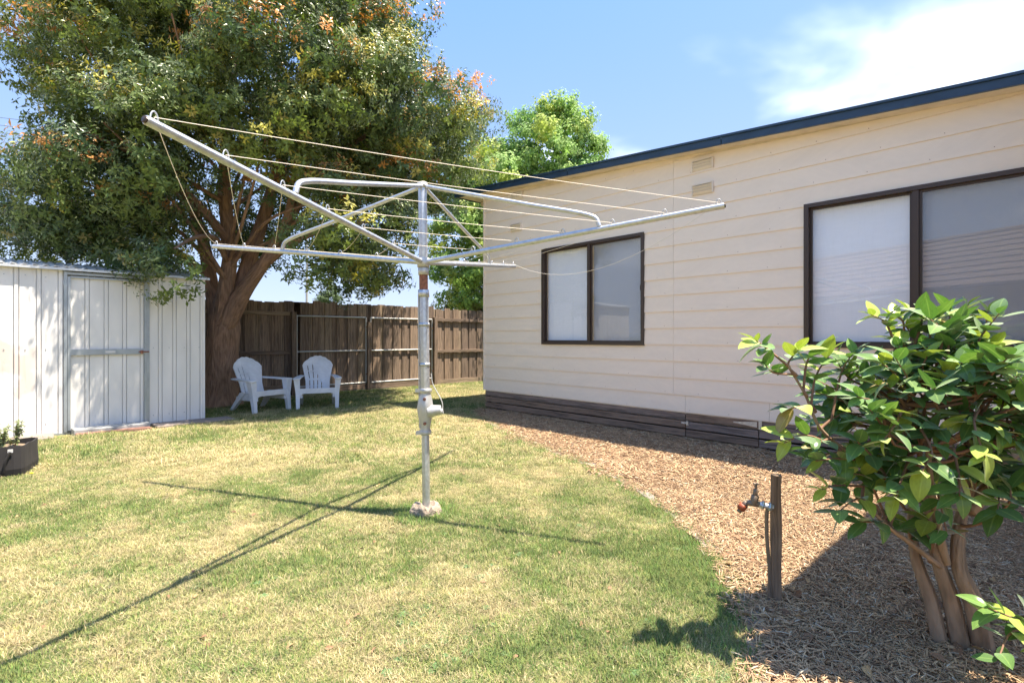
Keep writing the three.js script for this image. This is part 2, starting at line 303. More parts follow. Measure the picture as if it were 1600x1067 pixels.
  mesh('end_soffit', wedge(XL + 0.02, -0.002, hf(XL) + 0.002, hf(XL) + 0.01, hf(0) + 0.01, -7.7, -0.003, hf(0) + 0.002), M.soffit, house);
  for (const z of [-0.35, -1.3, -2.2]) mesh('rafter_end', wedge(XL + 0.04, -0.004, hf(XL) - 0.07, hf(XL), hf(0), z - 0.05, z, hf(0) - 0.09), M.soffit, house);
  const fas = [[XL, -0.2], [-0.19, 2.05], [2.06, 4.3], [4.31, XR]];
  for (const [a, b] of fas) mesh('fascia', wedge(a, b, hf(a) - 0.006, hf(a) + 0.088, hf(b) + 0.088, ZF - 0.028, ZF, hf(b) - 0.006), M.fascia, house);
  mesh('fascia_lip', wedge(XL, XR, hf(XL) + 0.072, hf(XL) + 0.095, hf(XR) + 0.095, ZF + 0.001, ZF + 0.018, hf(XR) + 0.072), M.fascia, house);
  mesh('end_fascia', wedge(XL - 0.02, XL - 0.001, hf(XL) - 0.006, hf(XL) + 0.092, hf(XL) + 0.092, -7.8, ZF + 0.018), M.fascia, house);
  // the wing that comes forward just right of the frame; its eave shades the mulch
  const wy = 3.2, wz = 2.6, wx = 6.92;
  mesh('wing_roof', hex([[wx, wy, wz], [13, wy, wz], [13, wy, 0.21], [wx, wy, 0.21], [wx, wy + 0.12, wz], [13, wy + 0.5, wz], [13, wy + 0.5, 0.21], [wx, wy + 0.12, 0.21]]), M.roofMetal, house);
  mesh('wing_fascia', box(0.02, 0.14, wz - 0.21, wx - 0.012, wy + 0.06, (wz + 0.21) / 2, 'z'), M.fascia, house);
  mesh('wing_wall', box(5.4, wy - 0.36, 0.1, 10.05, (wy + 0.34) / 2, wz - 0.36), M.board, house);
  for (let k = 0; k < 14; k++) { const y0 = 0.345 + EX * k; mesh('wing_board', hex([[XE + 0.03, y0, wz - 0.3], [XE + 0.03, y0, 0.02], [XE + 0.05, y0, 0.02], [XE + 0.05, y0, wz - 0.3], [XE + 0.043, Math.min(wy, y0 + EX), wz - 0.3], [XE + 0.043, Math.min(wy, y0 + EX), 0.02], [XE + 0.05, Math.min(wy, y0 + EX), 0.02], [XE + 0.05, Math.min(wy, y0 + EX), wz - 0.3]].map((c) => c), 'z'), M.board, house); }
  mesh('wing_wall', box(0.1, wy - 0.01, wz - 0.31, XE + 0.11, wy / 2, (wz - 0.31) / 2 + 0.01, 'z'), M.soffit, house);
}

// ---------------------------------------------------------------- shed
const shedTurn = Math.atan2(0.70, 0.71);
const shed = thing('garden_shed', 'pale grey ribbed metal garden shed with a single door', 'shed', [-4.65, 0, -7.83], shedTurn);
{
  const Hs = 2.12, ribs = (x0, x1, pitch, y0, y1, z) => {      // ribbed sheet: pans with narrow raised ribs
    const prof = [], n = Math.max(1, Math.round((x1 - x0) / pitch)), p = (x1 - x0) / n, rw = 0.046, rh = 0.005;
    prof.push([x0, 0]);
    for (let i = 0; i < n; i++) { const c = x0 + p * (i + 0.86); for (const e of [-1, 1]) { const m = c + e * rw / 2, t = e < 0 ? 0 : rh, o = e < 0 ? rh : 0; prof.push([m - 0.006, t], [m - 0.0045, -0.016], [m + 0.0045, -0.016], [m + 0.006, o]); } }
    prof.push([x1, 0]);
    const pos = [], th = 0.004;
    const quad = (a, b, c, d) => pos.push(...a, ...b, ...c, ...a, ...c, ...d);
    for (let i = 0; i < prof.length - 1; i++) {
      const [xa, za] = prof[i], [xb, zb] = prof[i + 1];
      quad([xa, y0, z + za], [xb, y0, z + zb], [xb, y1, z + zb], [xa, y1, z + za]);
      quad([xb, y0, z + zb - th], [xa, y0, z + za - th], [xa, y1, z + za - th], [xb, y1, z + zb - th]);
    }
    const g = new THREE.BufferGeometry(); g.setAttribute('position', new THREE.Float32BufferAttribute(pos, 3)); return metreUV(g, 'x');
  };
  const stained = std({ color: col(0.8, 0.79, 0.785), roughness: 0.5, metalness: 0.0, map: texture(512, 512, (u, v) => {
    const n = tile(u, v, 8, 10, 3), b = 0.93 + tile(u, v, 6, 3, 2) * 0.14, yy = v * 2.12, xx = u * 1.7;
    const s = clamp(sstep(n + 0.28 - Math.abs(yy - 0.95) * 0.75, 0.05, 0.3) * sstep(xx, 0.3, 0.7) * (1 - sstep(xx, 1.3, 1.5)), 0, 1) * 0.55 + sstep(tile(u, v, 60, 60, 5), 0.25, 0.45) * 0.2 + sstep(tile(u, v, 40, 3, 11), 0.12, 0.4) * 0.25;
    return [b * (1 - 0.32 * s), b * (1 - 0.43 * s), b * (1 - 0.52 * s)];
  }) });
  const left = ribs(-3.25, -1.60, 0.195, 0.02, Hs, 0);
  { const p = left.attributes.position, uv = left.attributes.uv; for (let i = 0; i < p.count; i++) uv.setXY(i, (p.getX(i) + 3.25) / 1.7, p.getY(i) / 2.12); }
  mesh('wall_sheet', left, stained, shed);
  mesh('wall_sheet', ribs(-0.70, 0, 0.19, 0.02, Hs, 0), M.shedWall, shed);
  const door = mesh('door', ribs(-1.535, -0.735, 0.2, 0.06, 2.03, -0.004), M.shedWall, shed);
  for (const x of [-1.545, -0.725]) mesh('stile', box(0.03, 2.0, 0.03, x, 1.045, 0.008, 'y'), M.shedTrim, door);
  for (const y of [0.052, 2.04]) mesh('edge_rail', box(0.80, 0.022, 0.03, -1.135, y, 0.008), M.shedTrim, door);
  const rail = mesh('mid_rail', box(0.80, 0.075, 0.012, -1.135, 1.06, 0.022), M.shedTrim, door);
  mesh('maker_plate', box(0.11, 0.032, 0.004, -1.12, 1.06, 0.031), M.tagWhite, rail);
  mesh('latch', merge([box(0.12, 0.018, 0.014, -0.745, 1.055, 0.036), box(0.03, 0.045, 0.02, -0.77, 1.052, 0.042)]), M.rust, door);
  for (const x of [-1.58, -0.695]) mesh('door_jamb', box(0.035, Hs - 0.04, 0.024, x, Hs / 2 + 0.01, 0.004, 'y'), M.shedTrim, shed);
  mesh('door_head', box(0.87, 0.035, 0.02, -1.137, 2.085, 0.004), M.shedTrim, shed);
  mesh('corner_flashing', box(0.03, Hs, 0.03, 0.004, Hs / 2 + 0.01, -0.002, 'y'), M.shedWall, shed);
  mesh('base_channel', box(3.25, 0.025, 0.03, -1.62, 0.014, -0.012), M.shedTrim, shed);
  mesh('side_wall', merge([box(0.012, Hs - 0.05, 2.0, 0.0, Hs / 2, -1.03, 'z'), box(0.012, Hs - 0.05, 2.0, -3.25, Hs / 2, -1.03, 'z'), box(3.24, Hs - 0.05, 0.012, -1.62, Hs / 2, -2.03)]), M.shedWall, shed);
  const screws = [];
  for (const y of [0.16, 1.1, 2.02]) for (let x = -3.1; x < -0.05; x += 0.19) if (x < -1.62 || x > -0.66) screws.push(place(new THREE.CylinderGeometry(0.006, 0.006, 0.008, 6), x, y + rr(-0.01, 0.01), 0.004, Math.PI / 2));
  mesh('screws', merge(screws), M.shedTrim, shed).userData.kind = 'stuff';
  // low corrugated roof
  const cor = [], n = 120, quad = (a, b, c, d) => cor.push(...a, ...b, ...c, ...a, ...c, ...d);
  for (let i = 0; i < n; i++) {
    const xa = -3.32 + 3.38 * i / n, xb = -3.32 + 3.38 * (i + 1) / n, w = (x) => 0.012 * Math.sin(x * 2 * Math.PI / 0.1), y0 = Hs + 0.03, y1 = Hs + 0.2;
    quad([xa, y0 + w(xa), 0.05], [xb, y0 + w(xb), 0.05], [xb, y1 + w(xb), -1.0], [xa, y1 + w(xa), -1.0]);
    quad([xa, y1 + w(xa), -1.0], [xb, y1 + w(xb), -1.0], [xb, y0 + w(xb), -2.1], [xa, y0 + w(xa), -2.1]);
  }
  const cg = new THREE.BufferGeometry(); cg.setAttribute('position', new THREE.Float32BufferAttribute(cor, 3)); metreUV(cg);
  mesh('roof_sheet', cg, M.shedRoof, shed);
  mesh('eave_flashing', box(3.4, 0.03, 0.05, -1.63, Hs + 0.012, 0.04), M.shedRoof, shed);
}
// paving slabs along the shed front
{
  const F3 = (x, z) => V(-4.65, 0, -7.83).add(V(0.71, 0, -0.70).multiplyScalar(x)).add(V(0.70, 0, 0.71).multiplyScalar(z));
  const slab = (x0, x1, z0, z1, h, mat, label, cat) => {
    const s = new THREE.Shape(), j = () => rr(-0.025, 0.025);
    [[x0, z0], [x1, z0 + j()], [x1 + j(), z1 + j()], [(x0 + x1) / 2, z1 + j()], [x0 + j(), z1]].forEach(([a, b], i) => i ? s.lineTo(a, -b) : s.moveTo(a, -b));
    const g = new THREE.ExtrudeGeometry(s, { depth: h, bevelEnabled: true, bevelSize: 0.008, bevelThickness: 0.008, bevelSegments: 1 }).rotateX(-Math.PI / 2);
    const m = solo('paving_slab', metreUV(g), mat, label, cat, 'stone slabs along the shed front');
    m.position.set(-4.65, 0.0, -7.83); m.rotation.y = shedTurn; return m;
  };
  slab(-2.25, -1.70, 0.03, 0.4, 0.035, M.stone, 'dark stone slab beside the planter below ribbed shed wall', 'paving slab');
  slab(-0.66, -0.22, 0.03, 0.4, 0.035, M.stone, 'dark stone slab right of the pale step', 'paving slab');
  slab(-0.2, 0.32, 0.02, 0.38, 0.035, M.stone, 'dark stone slab at the shed corner near the tree', 'paving slab');
  slab(-1.52, -0.72, 0.05, 0.27, 0.075, M.blueStone, 'pale bluestone step in front of the shed door', 'step');
  slab(-1.5, -0.74, 0.275, 0.36, 0.035, M.brick, 'reddish brick strip in front of the pale step', 'brick strip');
}

// ---------------------------------------------------------------- fence with double gate
{
  const fx = V(0.727, 0, -0.686), fence = thing('paling_fence', 'weathered brown timber paling fence behind the chairs with double gate', 'fence', [-4.74, 0, -11.0], Math.atan2(0.686, 0.727));
  const variants = [];
  for (let k = 0; k < 10; k++) { const g = new THREE.BoxGeometry(1, 1, 0.018), w = 0.15 + 0.012 * (k % 5), h = 1.96 + 0.01 * ((k * 7) % 5); g.scale(w, h, 1); g.translate(0, h / 2, 0); variants.push([w, metreUV(g, 'y', k * 0.37, k * 0.61)]); }
  const paling = (x, parent, i, y = 0.02) => { const [w, g] = variants[(i * 7 + Math.floor(rnd() * 3)) % 10]; const m = mesh('paling', g, pick(palingMats), parent); m.position.set(x, y + rr(-0.012, 0.012), i % 2 ? -0.012 : -0.033); m.rotation.z = rr(-0.006, 0.006); return w; };
  const run = (x0, x1, parent, y) => { let i = 0; for (let x = x0 + 0.07; x < x1 - 0.04; i++) { paling(x, parent, i, y); x += rr(0.122, 0.148); } };
  const rails = (x0, x1, parent, list) => list.forEach(([y, h]) => mesh('rail', rbox(x1 - x0, h, 0.045, 0.004, (x0 + x1) / 2, y, 0.022), pick(palingMats), parent));
  run(-4.2, 0.22, fence); rails(-4.2, 0.03, fence, [[1.76, 0.075], [0.94, 0.075], [0.22, 0.075]]);
  mesh('plinth', box(4.2, 0.16, 0.025, -2.1, 0.075, 0.014), palingMats[3], fence);
  for (const [x, h] of [[0.1, 1.8], [1.84, 1.62], [3.72, 1.78]]) mesh('post', rbox(0.1, h, 0.09, 0.006, x, h / 2, 0.05, 'y'), palingMats[1], fence);
  run(3.66, 8.5, fence); rails(3.78, 8.5, fence, [[1.72, 0.075], [0.9, 0.075]]);
  mesh('plinth', box(4.8, 0.16, 0.025, 6.15, 0.075, 0.014), palingMats[2], fence);
  for (const [x0, x1] of [[0.17, 1.78], [1.9, 3.64]]) {
    const g = new THREE.Group(); g.name = 'gate'; fence.add(g);
    run(x0 - 0.03, x1 + 0.13, g, 0.05);
    const r = 0.019, tubes = [];
    for (const y of [0.2, 0.95, 1.72]) tubes.push(rod(V(x0, y, 0.022), V(x1, y, 0.022), r, 8));
    for (const x of [x0, x1]) tubes.push(rod(V(x, 0.2, 0.022), V(x, 1.72, 0.022), r, 8));
    mesh('tube_frame', merge(tubes), M.cast, g);
    mesh('gate_board', box(x1 - x0, 0.15, 0.022, (x0 + x1) / 2, 0.12, 0.02), pick(palingMats), g);
    mesh('hinge', merge([box(0.05, 0.03, 0.03, x1 + 0.02, 1.5, 0.04), box(0.05, 0.03, 0.03, x1 + 0.02, 0.4, 0.04)]), M.rust, g);
  }
}

// ---------------------------------------------------------------- rotary clothesline
{
  const hub = V(-0.623, 1.779, -3.651), base = V(-0.600, 0, -3.645), topY = 2.33;
  const line = thing('rotary_clothesline', 'galvanised rotary clothesline with four arms standing on the lawn', 'clothesline', [base.x, 0, base.z]);
  const q = (v) => v.clone().sub(base), ax = (y) => V(lerp(0, hub.x - base.x, y / 1.779), y, lerp(0, hub.z - base.z, y / 1.779));
  mesh('lower_post', rod(ax(0), ax(0.62), 0.027, 20), M.galv, line);
  mesh('upper_post', merge([rod(ax(0.86), ax(1.56), 0.034, 20), rod(ax(1.05), ax(1.075), 0.038, 20), rod(ax(1.33), ax(1.355), 0.039, 20), rod(ax(1.535), ax(1.585), 0.04, 20)]), M.galv, line);
  mesh('cable_guide', tube([ax(0.62).add(V(-0.036, 0, 0.02)), ax(1.1).add(V(-0.036, 0, 0.022)), ax(1.55).add(V(-0.034, 0, 0.02))], 0.0045, 6), M.cast, line);
  mesh('rusted_sleeve', rod(ax(1.56), ax(1.83), 0.0305, 20), M.rust, line);
  mesh('mast', rod(ax(1.8), ax(topY), 0.031, 20), M.galv, line);
  // cast gear housing with crank boss
  const lathe = new THREE.LatheGeometry([[0.03, 0.57], [0.043, 0.575], [0.043, 0.60], [0.034, 0.605], [0.04, 0.65], [0.052, 0.72], [0.057, 0.765], [0.05, 0.81], [0.04, 0.85], [0.037, 0.868], [0.046, 0.872], [0.046, 0.892], [0.035, 0.897]].map(([x, y]) => new THREE.Vector2(x, y)), 20);
  const gear = mesh('gear_housing', merge([lathe.translate(ax(0.7).x, 0, ax(0.7).z)]), M.cast, line);
  mesh('crank_boss', merge([place(new THREE.CylinderGeometry(0.032, 0.045, 0.09, 18), ax(0.74).x + 0.07, 0.742, 0.012, 0, 0, -1.45), place(new THREE.CylinderGeometry(0.02, 0.02, 0.012, 14), ax(0.74).x + 0.122, 0.736, 0.012, 0, 0, -1.45)]), M.cast, gear);
  for (const [y, z] of [[0.825, 0.046], [0.655, 0.042]]) mesh('bolt', place(new THREE.CylinderGeometry(0.011, 0.011, 0.014, 10), ax(y).x + 0.004, y, z, Math.PI / 2), M.rust, gear);
  for (const y of [0.587, 0.882]) mesh('clamp_lug', box(0.035, 0.022, 0.03, ax(y).x - 0.045, y, 0.014), M.cast, gear);
  mesh('crank_handle', tube([ax(0.742).add(V(0.125, 0, 0.012)), ax(0.8).add(V(0.12, 0, 0.005)), ax(0.93).add(V(0.055, 0, 0)), ax(1.0).add(V(0.045, 0, 0))], 0.004, 6), M.cast, line);
  const hb = mesh('hub', merge([rod(ax(1.745), ax(1.81), 0.043, 20), rod(ax(1.69), ax(1.745), 0.037, 20)]), M.cast, line);
  const yaw = 1.908, L = 1.958, rise = 0.226;
  const ends = [[yaw, 1, 0], [yaw + Math.PI / 2 + 0.01, 1.01, 0.005], [yaw + Math.PI, 1, 0], [yaw - Math.PI / 2 + 0.015, 1.0, 0.0]].map(([a, k, dy]) => V(hub.x + L * k * Math.cos(a), hub.y + rise + dy, hub.z + L * k * Math.sin(a)));
  const stations = [0.195, 0.357, 0.515, 0.675, 0.833, 0.985], eye = [];
  ends.forEach((e, i) => {
    const a = hub, dir = e.clone().sub(a), P = (s, up = 0) => q(a.clone().addScaledVector(dir, s)).add(V(0, up, 0));
    const arm = mesh('arm', rod(P(0.015), P(1), 0.0175, 14), M.galv, line);
    mesh('end_cap', rod(P(1.0), P(1.004), 0.0125, 12), M.frame, arm);
    eye[i] = stations.map((s) => {
      const c = P(s, 0.017), side = dir.clone().setY(0).normalize();
      const loop = []; for (let k = 0; k <= 8; k++) { const t = Math.PI * k / 8; loop.push(c.clone().addScaledVector(side, Math.cos(t) * 0.014).add(V(0, Math.sin(t) * 0.032 - 0.004, 0))); }
      mesh('eyelet', tube(loop, 0.003, 5, 10), M.galv, arm);
      return P(s, 0.024);
    });
    const top = q(V(hub.x, topY - 0.015, hub.z)).add(V(0, 0, 0)), el = P(0.62, 0.085), ft = P(0.635, 0.012), near = top.clone().lerp(el, 0.965);
    mesh('brace', taper([top, top.clone().lerp(el, 0.3), top.clone().lerp(el, 0.65), near, el.clone().lerp(ft, 0.22), ft], [0.0145, 0.0145], 12, 0, 40), M.galv, line);
  });
  mesh('mast_cap', merge([rod(ax(topY - 0.03), ax(topY + 0.008), 0.036, 18)]), M.cast, line);
  const sags = [0.05, 0.02, 0.03, 0.01];
  for (let i = 0; i < 4; i++) {
    const j = (i + 1) % 4;
    stations.forEach((s, k) => {
      const A = eye[i][k], B = eye[j][k]; let sag = sags[i] * s * (0.6 + rnd() * 0.8);
      if (i === 2 && k === 5) sag = 0.24; if (i === 0 && k === 5) sag = 0.09;
      const pts = []; for (let t = 0; t <= 10; t++) { const f = t / 10; pts.push(A.clone().lerp(B, f).add(V(0, -4 * f * (1 - f) * sag, 0))); }
      mesh('line', tube(pts, 0.0015, 5, 14), M.cord, line);
    });
  }
  // rough concrete footing
  const g = mergeVertices(new THREE.IcosahedronGeometry(0.1, 4).deleteAttribute('normal').deleteAttribute('uv')), p = g.attributes.position;
  for (let i = 0; i < p.count; i++) { const v = V(p.getX(i), p.getY(i), p.getZ(i)), k = 1 + 0.55 * fbm(v.x * 14, v.y * 14, v.z * 14, 3); p.setXYZ(i, v.x * k * 1.05, Math.min(0.082 + 0.1 * fbm(v.x * 20, v.z * 20, 3), Math.max(-0.05, v.y * k * 1.15 + 0.02)), v.z * k); }
  g.computeVertexNormals();
  mesh('concrete_footing', metreUV(g), M.concrete, line).position.set(-0.005, 0.0, 0.01);
}

// ---------------------------------------------------------------- chairs
function fanChair(pos, turn, label) {
  const c = thing('garden_chair', label, 'garden chair', pos, turn, 'plastic lounge chairs by the fence');
  const ex = (s, d, b = 0.004) => new THREE.ExtrudeGeometry(s, { depth: d, bevelEnabled: true, bevelSize: b, bevelThickness: b, bevelSegments: 2, curveSegments: 14 });
  const s = new THREE.Shape();
  s.moveTo(-0.2, 0); s.lineTo(-0.205, 0.2); s.lineTo(-0.262, 0.50);
  for (let i = 0; i <= 24; i++) { const f = i / 24, x = -0.262 + 0.524 * f, sc = 0.012 * Math.abs(Math.sin(f * Math.PI * 6)); s.lineTo(x, 0.50 + 0.19 * Math.pow(Math.sin(Math.PI * f), 0.75) - 0.012 + sc); }
  s.lineTo(0.262, 0.50); s.lineTo(0.205, 0.2); s.lineTo(0.2, 0); s.closePath();
  for (let k = -2; k <= 2; k++) for (const [y0, y1] of [[0.02, 0.22], [0.25, 0.38], [0.40, 0.545 - 0.014 * k * k]]) {
    const x = (y) => k * (0.066 + 0.022 * clamp((y - 0.2) / 0.3, 0, 1)), h = new THREE.Path();
    h.moveTo(x(y0) - 0.006, y0); h.lineTo(x(y1) - 0.006, y1); h.lineTo(x(y1) + 0.006, y1); h.lineTo(x(y0) + 0.006, y0); h.closePath(); s.holes.push(h);
  }
  const bg = ex(s, 0.014, 0.003), p = bg.attributes.position;
  for (let i = 0; i < p.count; i++) p.setZ(i, p.getZ(i) + 0.55 * p.getX(i) ** 2);
  bg.computeVertexNormals(); bg.rotateX(-0.36); bg.translate(0, 0.27, -0.16);
  mesh('backrest', metreUV(bg, 'y'), M.plastic, c);
  const st = new THREE.Shape(); st.moveTo(-0.25, 0); st.lineTo(0.25, 0); st.lineTo(0.215, 0.5); st.lineTo(-0.215, 0.5); st.closePath();
  for (let k = 0; k < 5; k++) { const h = new THREE.Path(), y = 0.09 + k * 0.085; h.moveTo(-0.19, y); h.lineTo(-0.19, y + 0.009); h.lineTo(0.19, y + 0.009); h.lineTo(0.19, y); h.closePath(); st.holes.push(h); }
  const sg = ex(st, 0.014, 0.004); sg.rotateX(-Math.PI / 2 + 0.0); sg.rotateX(-0.2); sg.translate(0, 0.36, 0.34);
  mesh('seat', metreUV(sg), M.plastic, c);
  const ap = new THREE.Shape(); ap.moveTo(-0.29, 0.375); ap.lineTo(0.29, 0.375); ap.lineTo(0.29, 0.2); ap.bezierCurveTo(0.27, 0.285, 0.24, 0.295, 0.2, 0.297); ap.lineTo(-0.2, 0.297); ap.bezierCurveTo(-0.24, 0.295, -0.27, 0.285, -0.29, 0.2); ap.closePath();
  const ag = ex(ap, 0.016, 0.005); ag.translate(0, 0, 0.335); mesh('front_apron', metreUV(ag), M.plastic, c);
  for (const k of [-1, 1]) {
    const arm = new THREE.Shape(); arm.moveTo(0.235, -0.30); arm.lineTo(0.30, -0.30); arm.bezierCurveTo(0.34, -0.1, 0.375, 0.1, 0.392, 0.32); arm.bezierCurveTo(0.395, 0.385, 0.28, 0.385, 0.285, 0.32); arm.bezierCurveTo(0.28, 0.1, 0.265, -0.1, 0.235, -0.30);
    const g = ex(arm, 0.016, 0.006); g.rotateX(Math.PI / 2); g.translate(0, 0.56, 0); g.rotateX(0.02);
    if (k < 0) { g.scale(-1, 1, 1); const a = g.index; if (!a) { const pp = g.attributes.position.array; for (let i = 0; i < pp.length; i += 9) for (let j = 0; j < 3; j++) { const t = pp[i + 3 + j]; pp[i + 3 + j] = pp[i + 6 + j]; pp[i + 6 + j] = t; } } }
    mesh('armrest', metreUV(g, 'z'), M.plastic, c);
    const f = (x0, x1, y, z0, z1) => [[k * x0, y, z1], [k * x1, y, z1], [k * x1, y, z0], [k * x0, y, z0]];
    const oriented = (b, t) => k > 0 ? [...b, ...t] : [...[b[1], b[0], b[3], b[2]], ...[t[1], t[0], t[3], t[2]]];
    const leg = merge([hex(oriented(f(0.288, 0.343, 0, 0.335, 0.392), f(0.283, 0.352, 0.3, 0.275, 0.36)), 'y'), hex(oriented(f(0.283, 0.352, 0.3, 0.275, 0.36), f(0.288, 0.386, 0.545, 0.22, 0.36)), 'y')]);
    mesh('front_leg', leg, M.plastic, c);
    mesh('rear_leg', hex(oriented(f(0.255, 0.305, 0, -0.36, -0.305), f(0.225, 0.285, 0.34, -0.08, 0.06)), 'y'), M.plastic, c);
    mesh('side_rail', hex(oriented(f(0.235, 0.268, 0.2, -0.2, -0.12), f(0.235, 0.268, 0.27, -0.2, -0.12)).map((v, i) => v), 'z'), M.plastic, c);
    mesh('side_rail', hex(oriented([[k * 0.245, 0.215, 0.34], [k * 0.275, 0.215, 0.34], [k * 0.262, 0.21, -0.16], [k * 0.232, 0.21, -0.16]], [[k * 0.245, 0.36, 0.34], [k * 0.275, 0.36, 0.34], [k * 0.262, 0.29, -0.16], [k * 0.232, 0.29, -0.16]]), 'z'), M.plastic, c);
  }
  return c;
}
{
  const r = groundAt(496, 641); fanChair([r.x - 0.126, 0, r.z - 0.337], 0.357, 'white plastic fan back chair facing straight out before the gate');
  const dx = 0.87, dz = 0.48, cx = (-4.03 - 3.75) / 2 - 0.1, cz = -(8.375 + 8.92) / 2;
  fanChair([cx - dx * 0.36, 0, cz - dz * 0.36], Math.atan2(dx, dz), 'white plastic fan back chair turned sideways beside the tree trunk');
}

// ---------------------------------------------------------------- garden tap on its post
{
  const b = groundAt(1213, 946), t = thing('garden_tap', 'old brass garden tap with red fitting on a timber post', 'garden tap', [b.x, 0, b.z], -0.35);
  const pg = new THREE.BoxGeometry(0.044, 0.64, 0.036, 3, 14, 3), pp = pg.attributes.position;
  for (let i = 0; i < pp.count; i++) { const y = pp.getY(i); pp.setXYZ(i, pp.getX(i) + 0.006 * nz(y * 6, pp.getX(i) * 40, 2) + (y > 0.3 ? 0.004 * nz(pp.getX(i) * 90, pp.getZ(i) * 90) : 0), y + (y > 0.31 ? 0.012 * nz(pp.getX(i) * 60 + 5, pp.getZ(i) * 60) : 0), pp.getZ(i) + 0.004 * nz(y * 7 + 9, 1)); }
  pg.translate(0, 0.29, 0); mesh('post', metreUV(pg, 'y'), M.postWood, t);
  mesh('riser_pipe', tube([V(-0.03, -0.02, 0.012), V(-0.028, 0.15, 0.014), V(-0.04, 0.32, 0.014), V(-0.04, 0.43, 0.014), V(-0.036, 0.455, 0.014)], 0.0085, 10), M.brass, t);
  mesh('elbow', merge([rod(V(-0.012, 0.462, 0.018), V(-0.075, 0.47, 0.02), 0.0135, 12), rod(V(-0.02, 0.462, 0.018), V(-0.034, 0.464, 0.018), 0.02, 8), rod(V(-0.052, 0.467, 0.02), V(-0.064, 0.469, 0.02), 0.019, 6)]), M.galv, t);
  mesh('tap_body', merge([rod(V(-0.07, 0.47, 0.02), V(-0.125, 0.473, 0.02), 0.0135, 12), rod(V(-0.098, 0.462, 0.02), V(-0.09, 0.51, 0.02), 0.017, 12), rod(V(-0.092, 0.505, 0.02), V(-0.087, 0.54, 0.02), 0.011, 10), rod(V(-0.125, 0.475, 0.02), V(-0.14, 0.458, 0.02), 0.013, 12)]), M.brass, t);
  mesh('tap_handle', merge([rod(V(-0.088, 0.535, 0.02), V(-0.086, 0.565, 0.02), 0.006, 8), rod(V(-0.096, 0.563, 0.01), V(-0.077, 0.568, 0.032), 0.005, 8), rod(V(-0.097, 0.567, 0.03), V(-0.075, 0.563, 0.01), 0.0045, 8)]), M.brass, t);
  mesh('hose_fitting', merge([rod(V(-0.138, 0.462, 0.02), V(-0.153, 0.438, 0.02), 0.019, 14)]), M.redPlastic, t);
  mesh('spout', rod(V(-0.152, 0.44, 0.02), V(-0.161, 0.425, 0.02), 0.011, 10), M.brass, t);
}

// ---------------------------------------------------------------- leaves and sprigs
function leafGeo(len, wid, fold, curl, seg = 6) {      // one leaf along +z from its stalk at the origin
  const pos = [], uv = [], idx = [];
  for (let i = 0; i <= seg; i++) {
    const s = i / seg, w = wid / 2 * Math.pow(Math.sin(Math.PI * Math.pow(s, 0.85)), 0.8) * (1 - 0.15 * s) + (i === 0 ? 0.0012 : 0), z = len * s, y = -curl * len * s * s;
    for (const k of [-1, 0, 1]) { pos.push(k * w, y + Math.abs(k) * w * fold, z); uv.push(0.5 + k * 0.5, s); }
    if (i < seg) for (const k of [0, 1]) { const a = i * 3 + k; idx.push(a, a + 3, a + 1, a + 1, a + 3, a + 4); }
  }
  const g = new THREE.BufferGeometry(); g.setAttribute('position', new THREE.Float32BufferAttribute(pos, 3)); g.setAttribute('uv', new THREE.Float32BufferAttribute(uv, 2)); g.setIndex(idx); g.computeVertexNormals(); return g;
}
function sprigGeo(n, len, wid, spread, stem) {         // a twig tip with n small leaves
  const list = [];
  for (let i = 0; i < n; i++) {
    const g = leafGeo(len * rr(0.7, 1.15), wid * rr(0.8, 1.1), 0.3, rr(0.05, 0.4), 2), s = (i + 0.5) / n;
    g.rotateX(rr(-0.9, 0.5)); g.rotateY(i * 2.4 + rr(-0.4, 0.4)); g.translate(rr(-1, 1) * spread * 0.35, s * stem, rr(-1, 1) * spread * 0.35); list.push(g);
  }
  return merge(list);
}
const dummy = new THREE.Object3D();
function instanced(name, geo, mat, items, parent) {     // items: [position, quaternion, scale, colour]
  const m = new THREE.InstancedMesh(geo, mat, items.length); m.name = name; m.castShadow = m.receiveShadow = true;
  items.forEach(([p, q, s, c], i) => { dummy.position.copy(p); dummy.quaternion.copy(q); dummy.scale.setScalar(s); dummy.updateMatrix(); m.setMatrixAt(i, dummy.matrix); m.setColorAt(i, c); });
  m.userData.kind = 'stuff'; parent.add(m); return m;
}
const qOut = (dir, spin) => new THREE.Quaternion().setFromUnitVectors(V(0, 1, 0), dir.clone().normalize()).multiply(new THREE.Quaternion().setFromAxisAngle(V(0, 1, 0), spin));
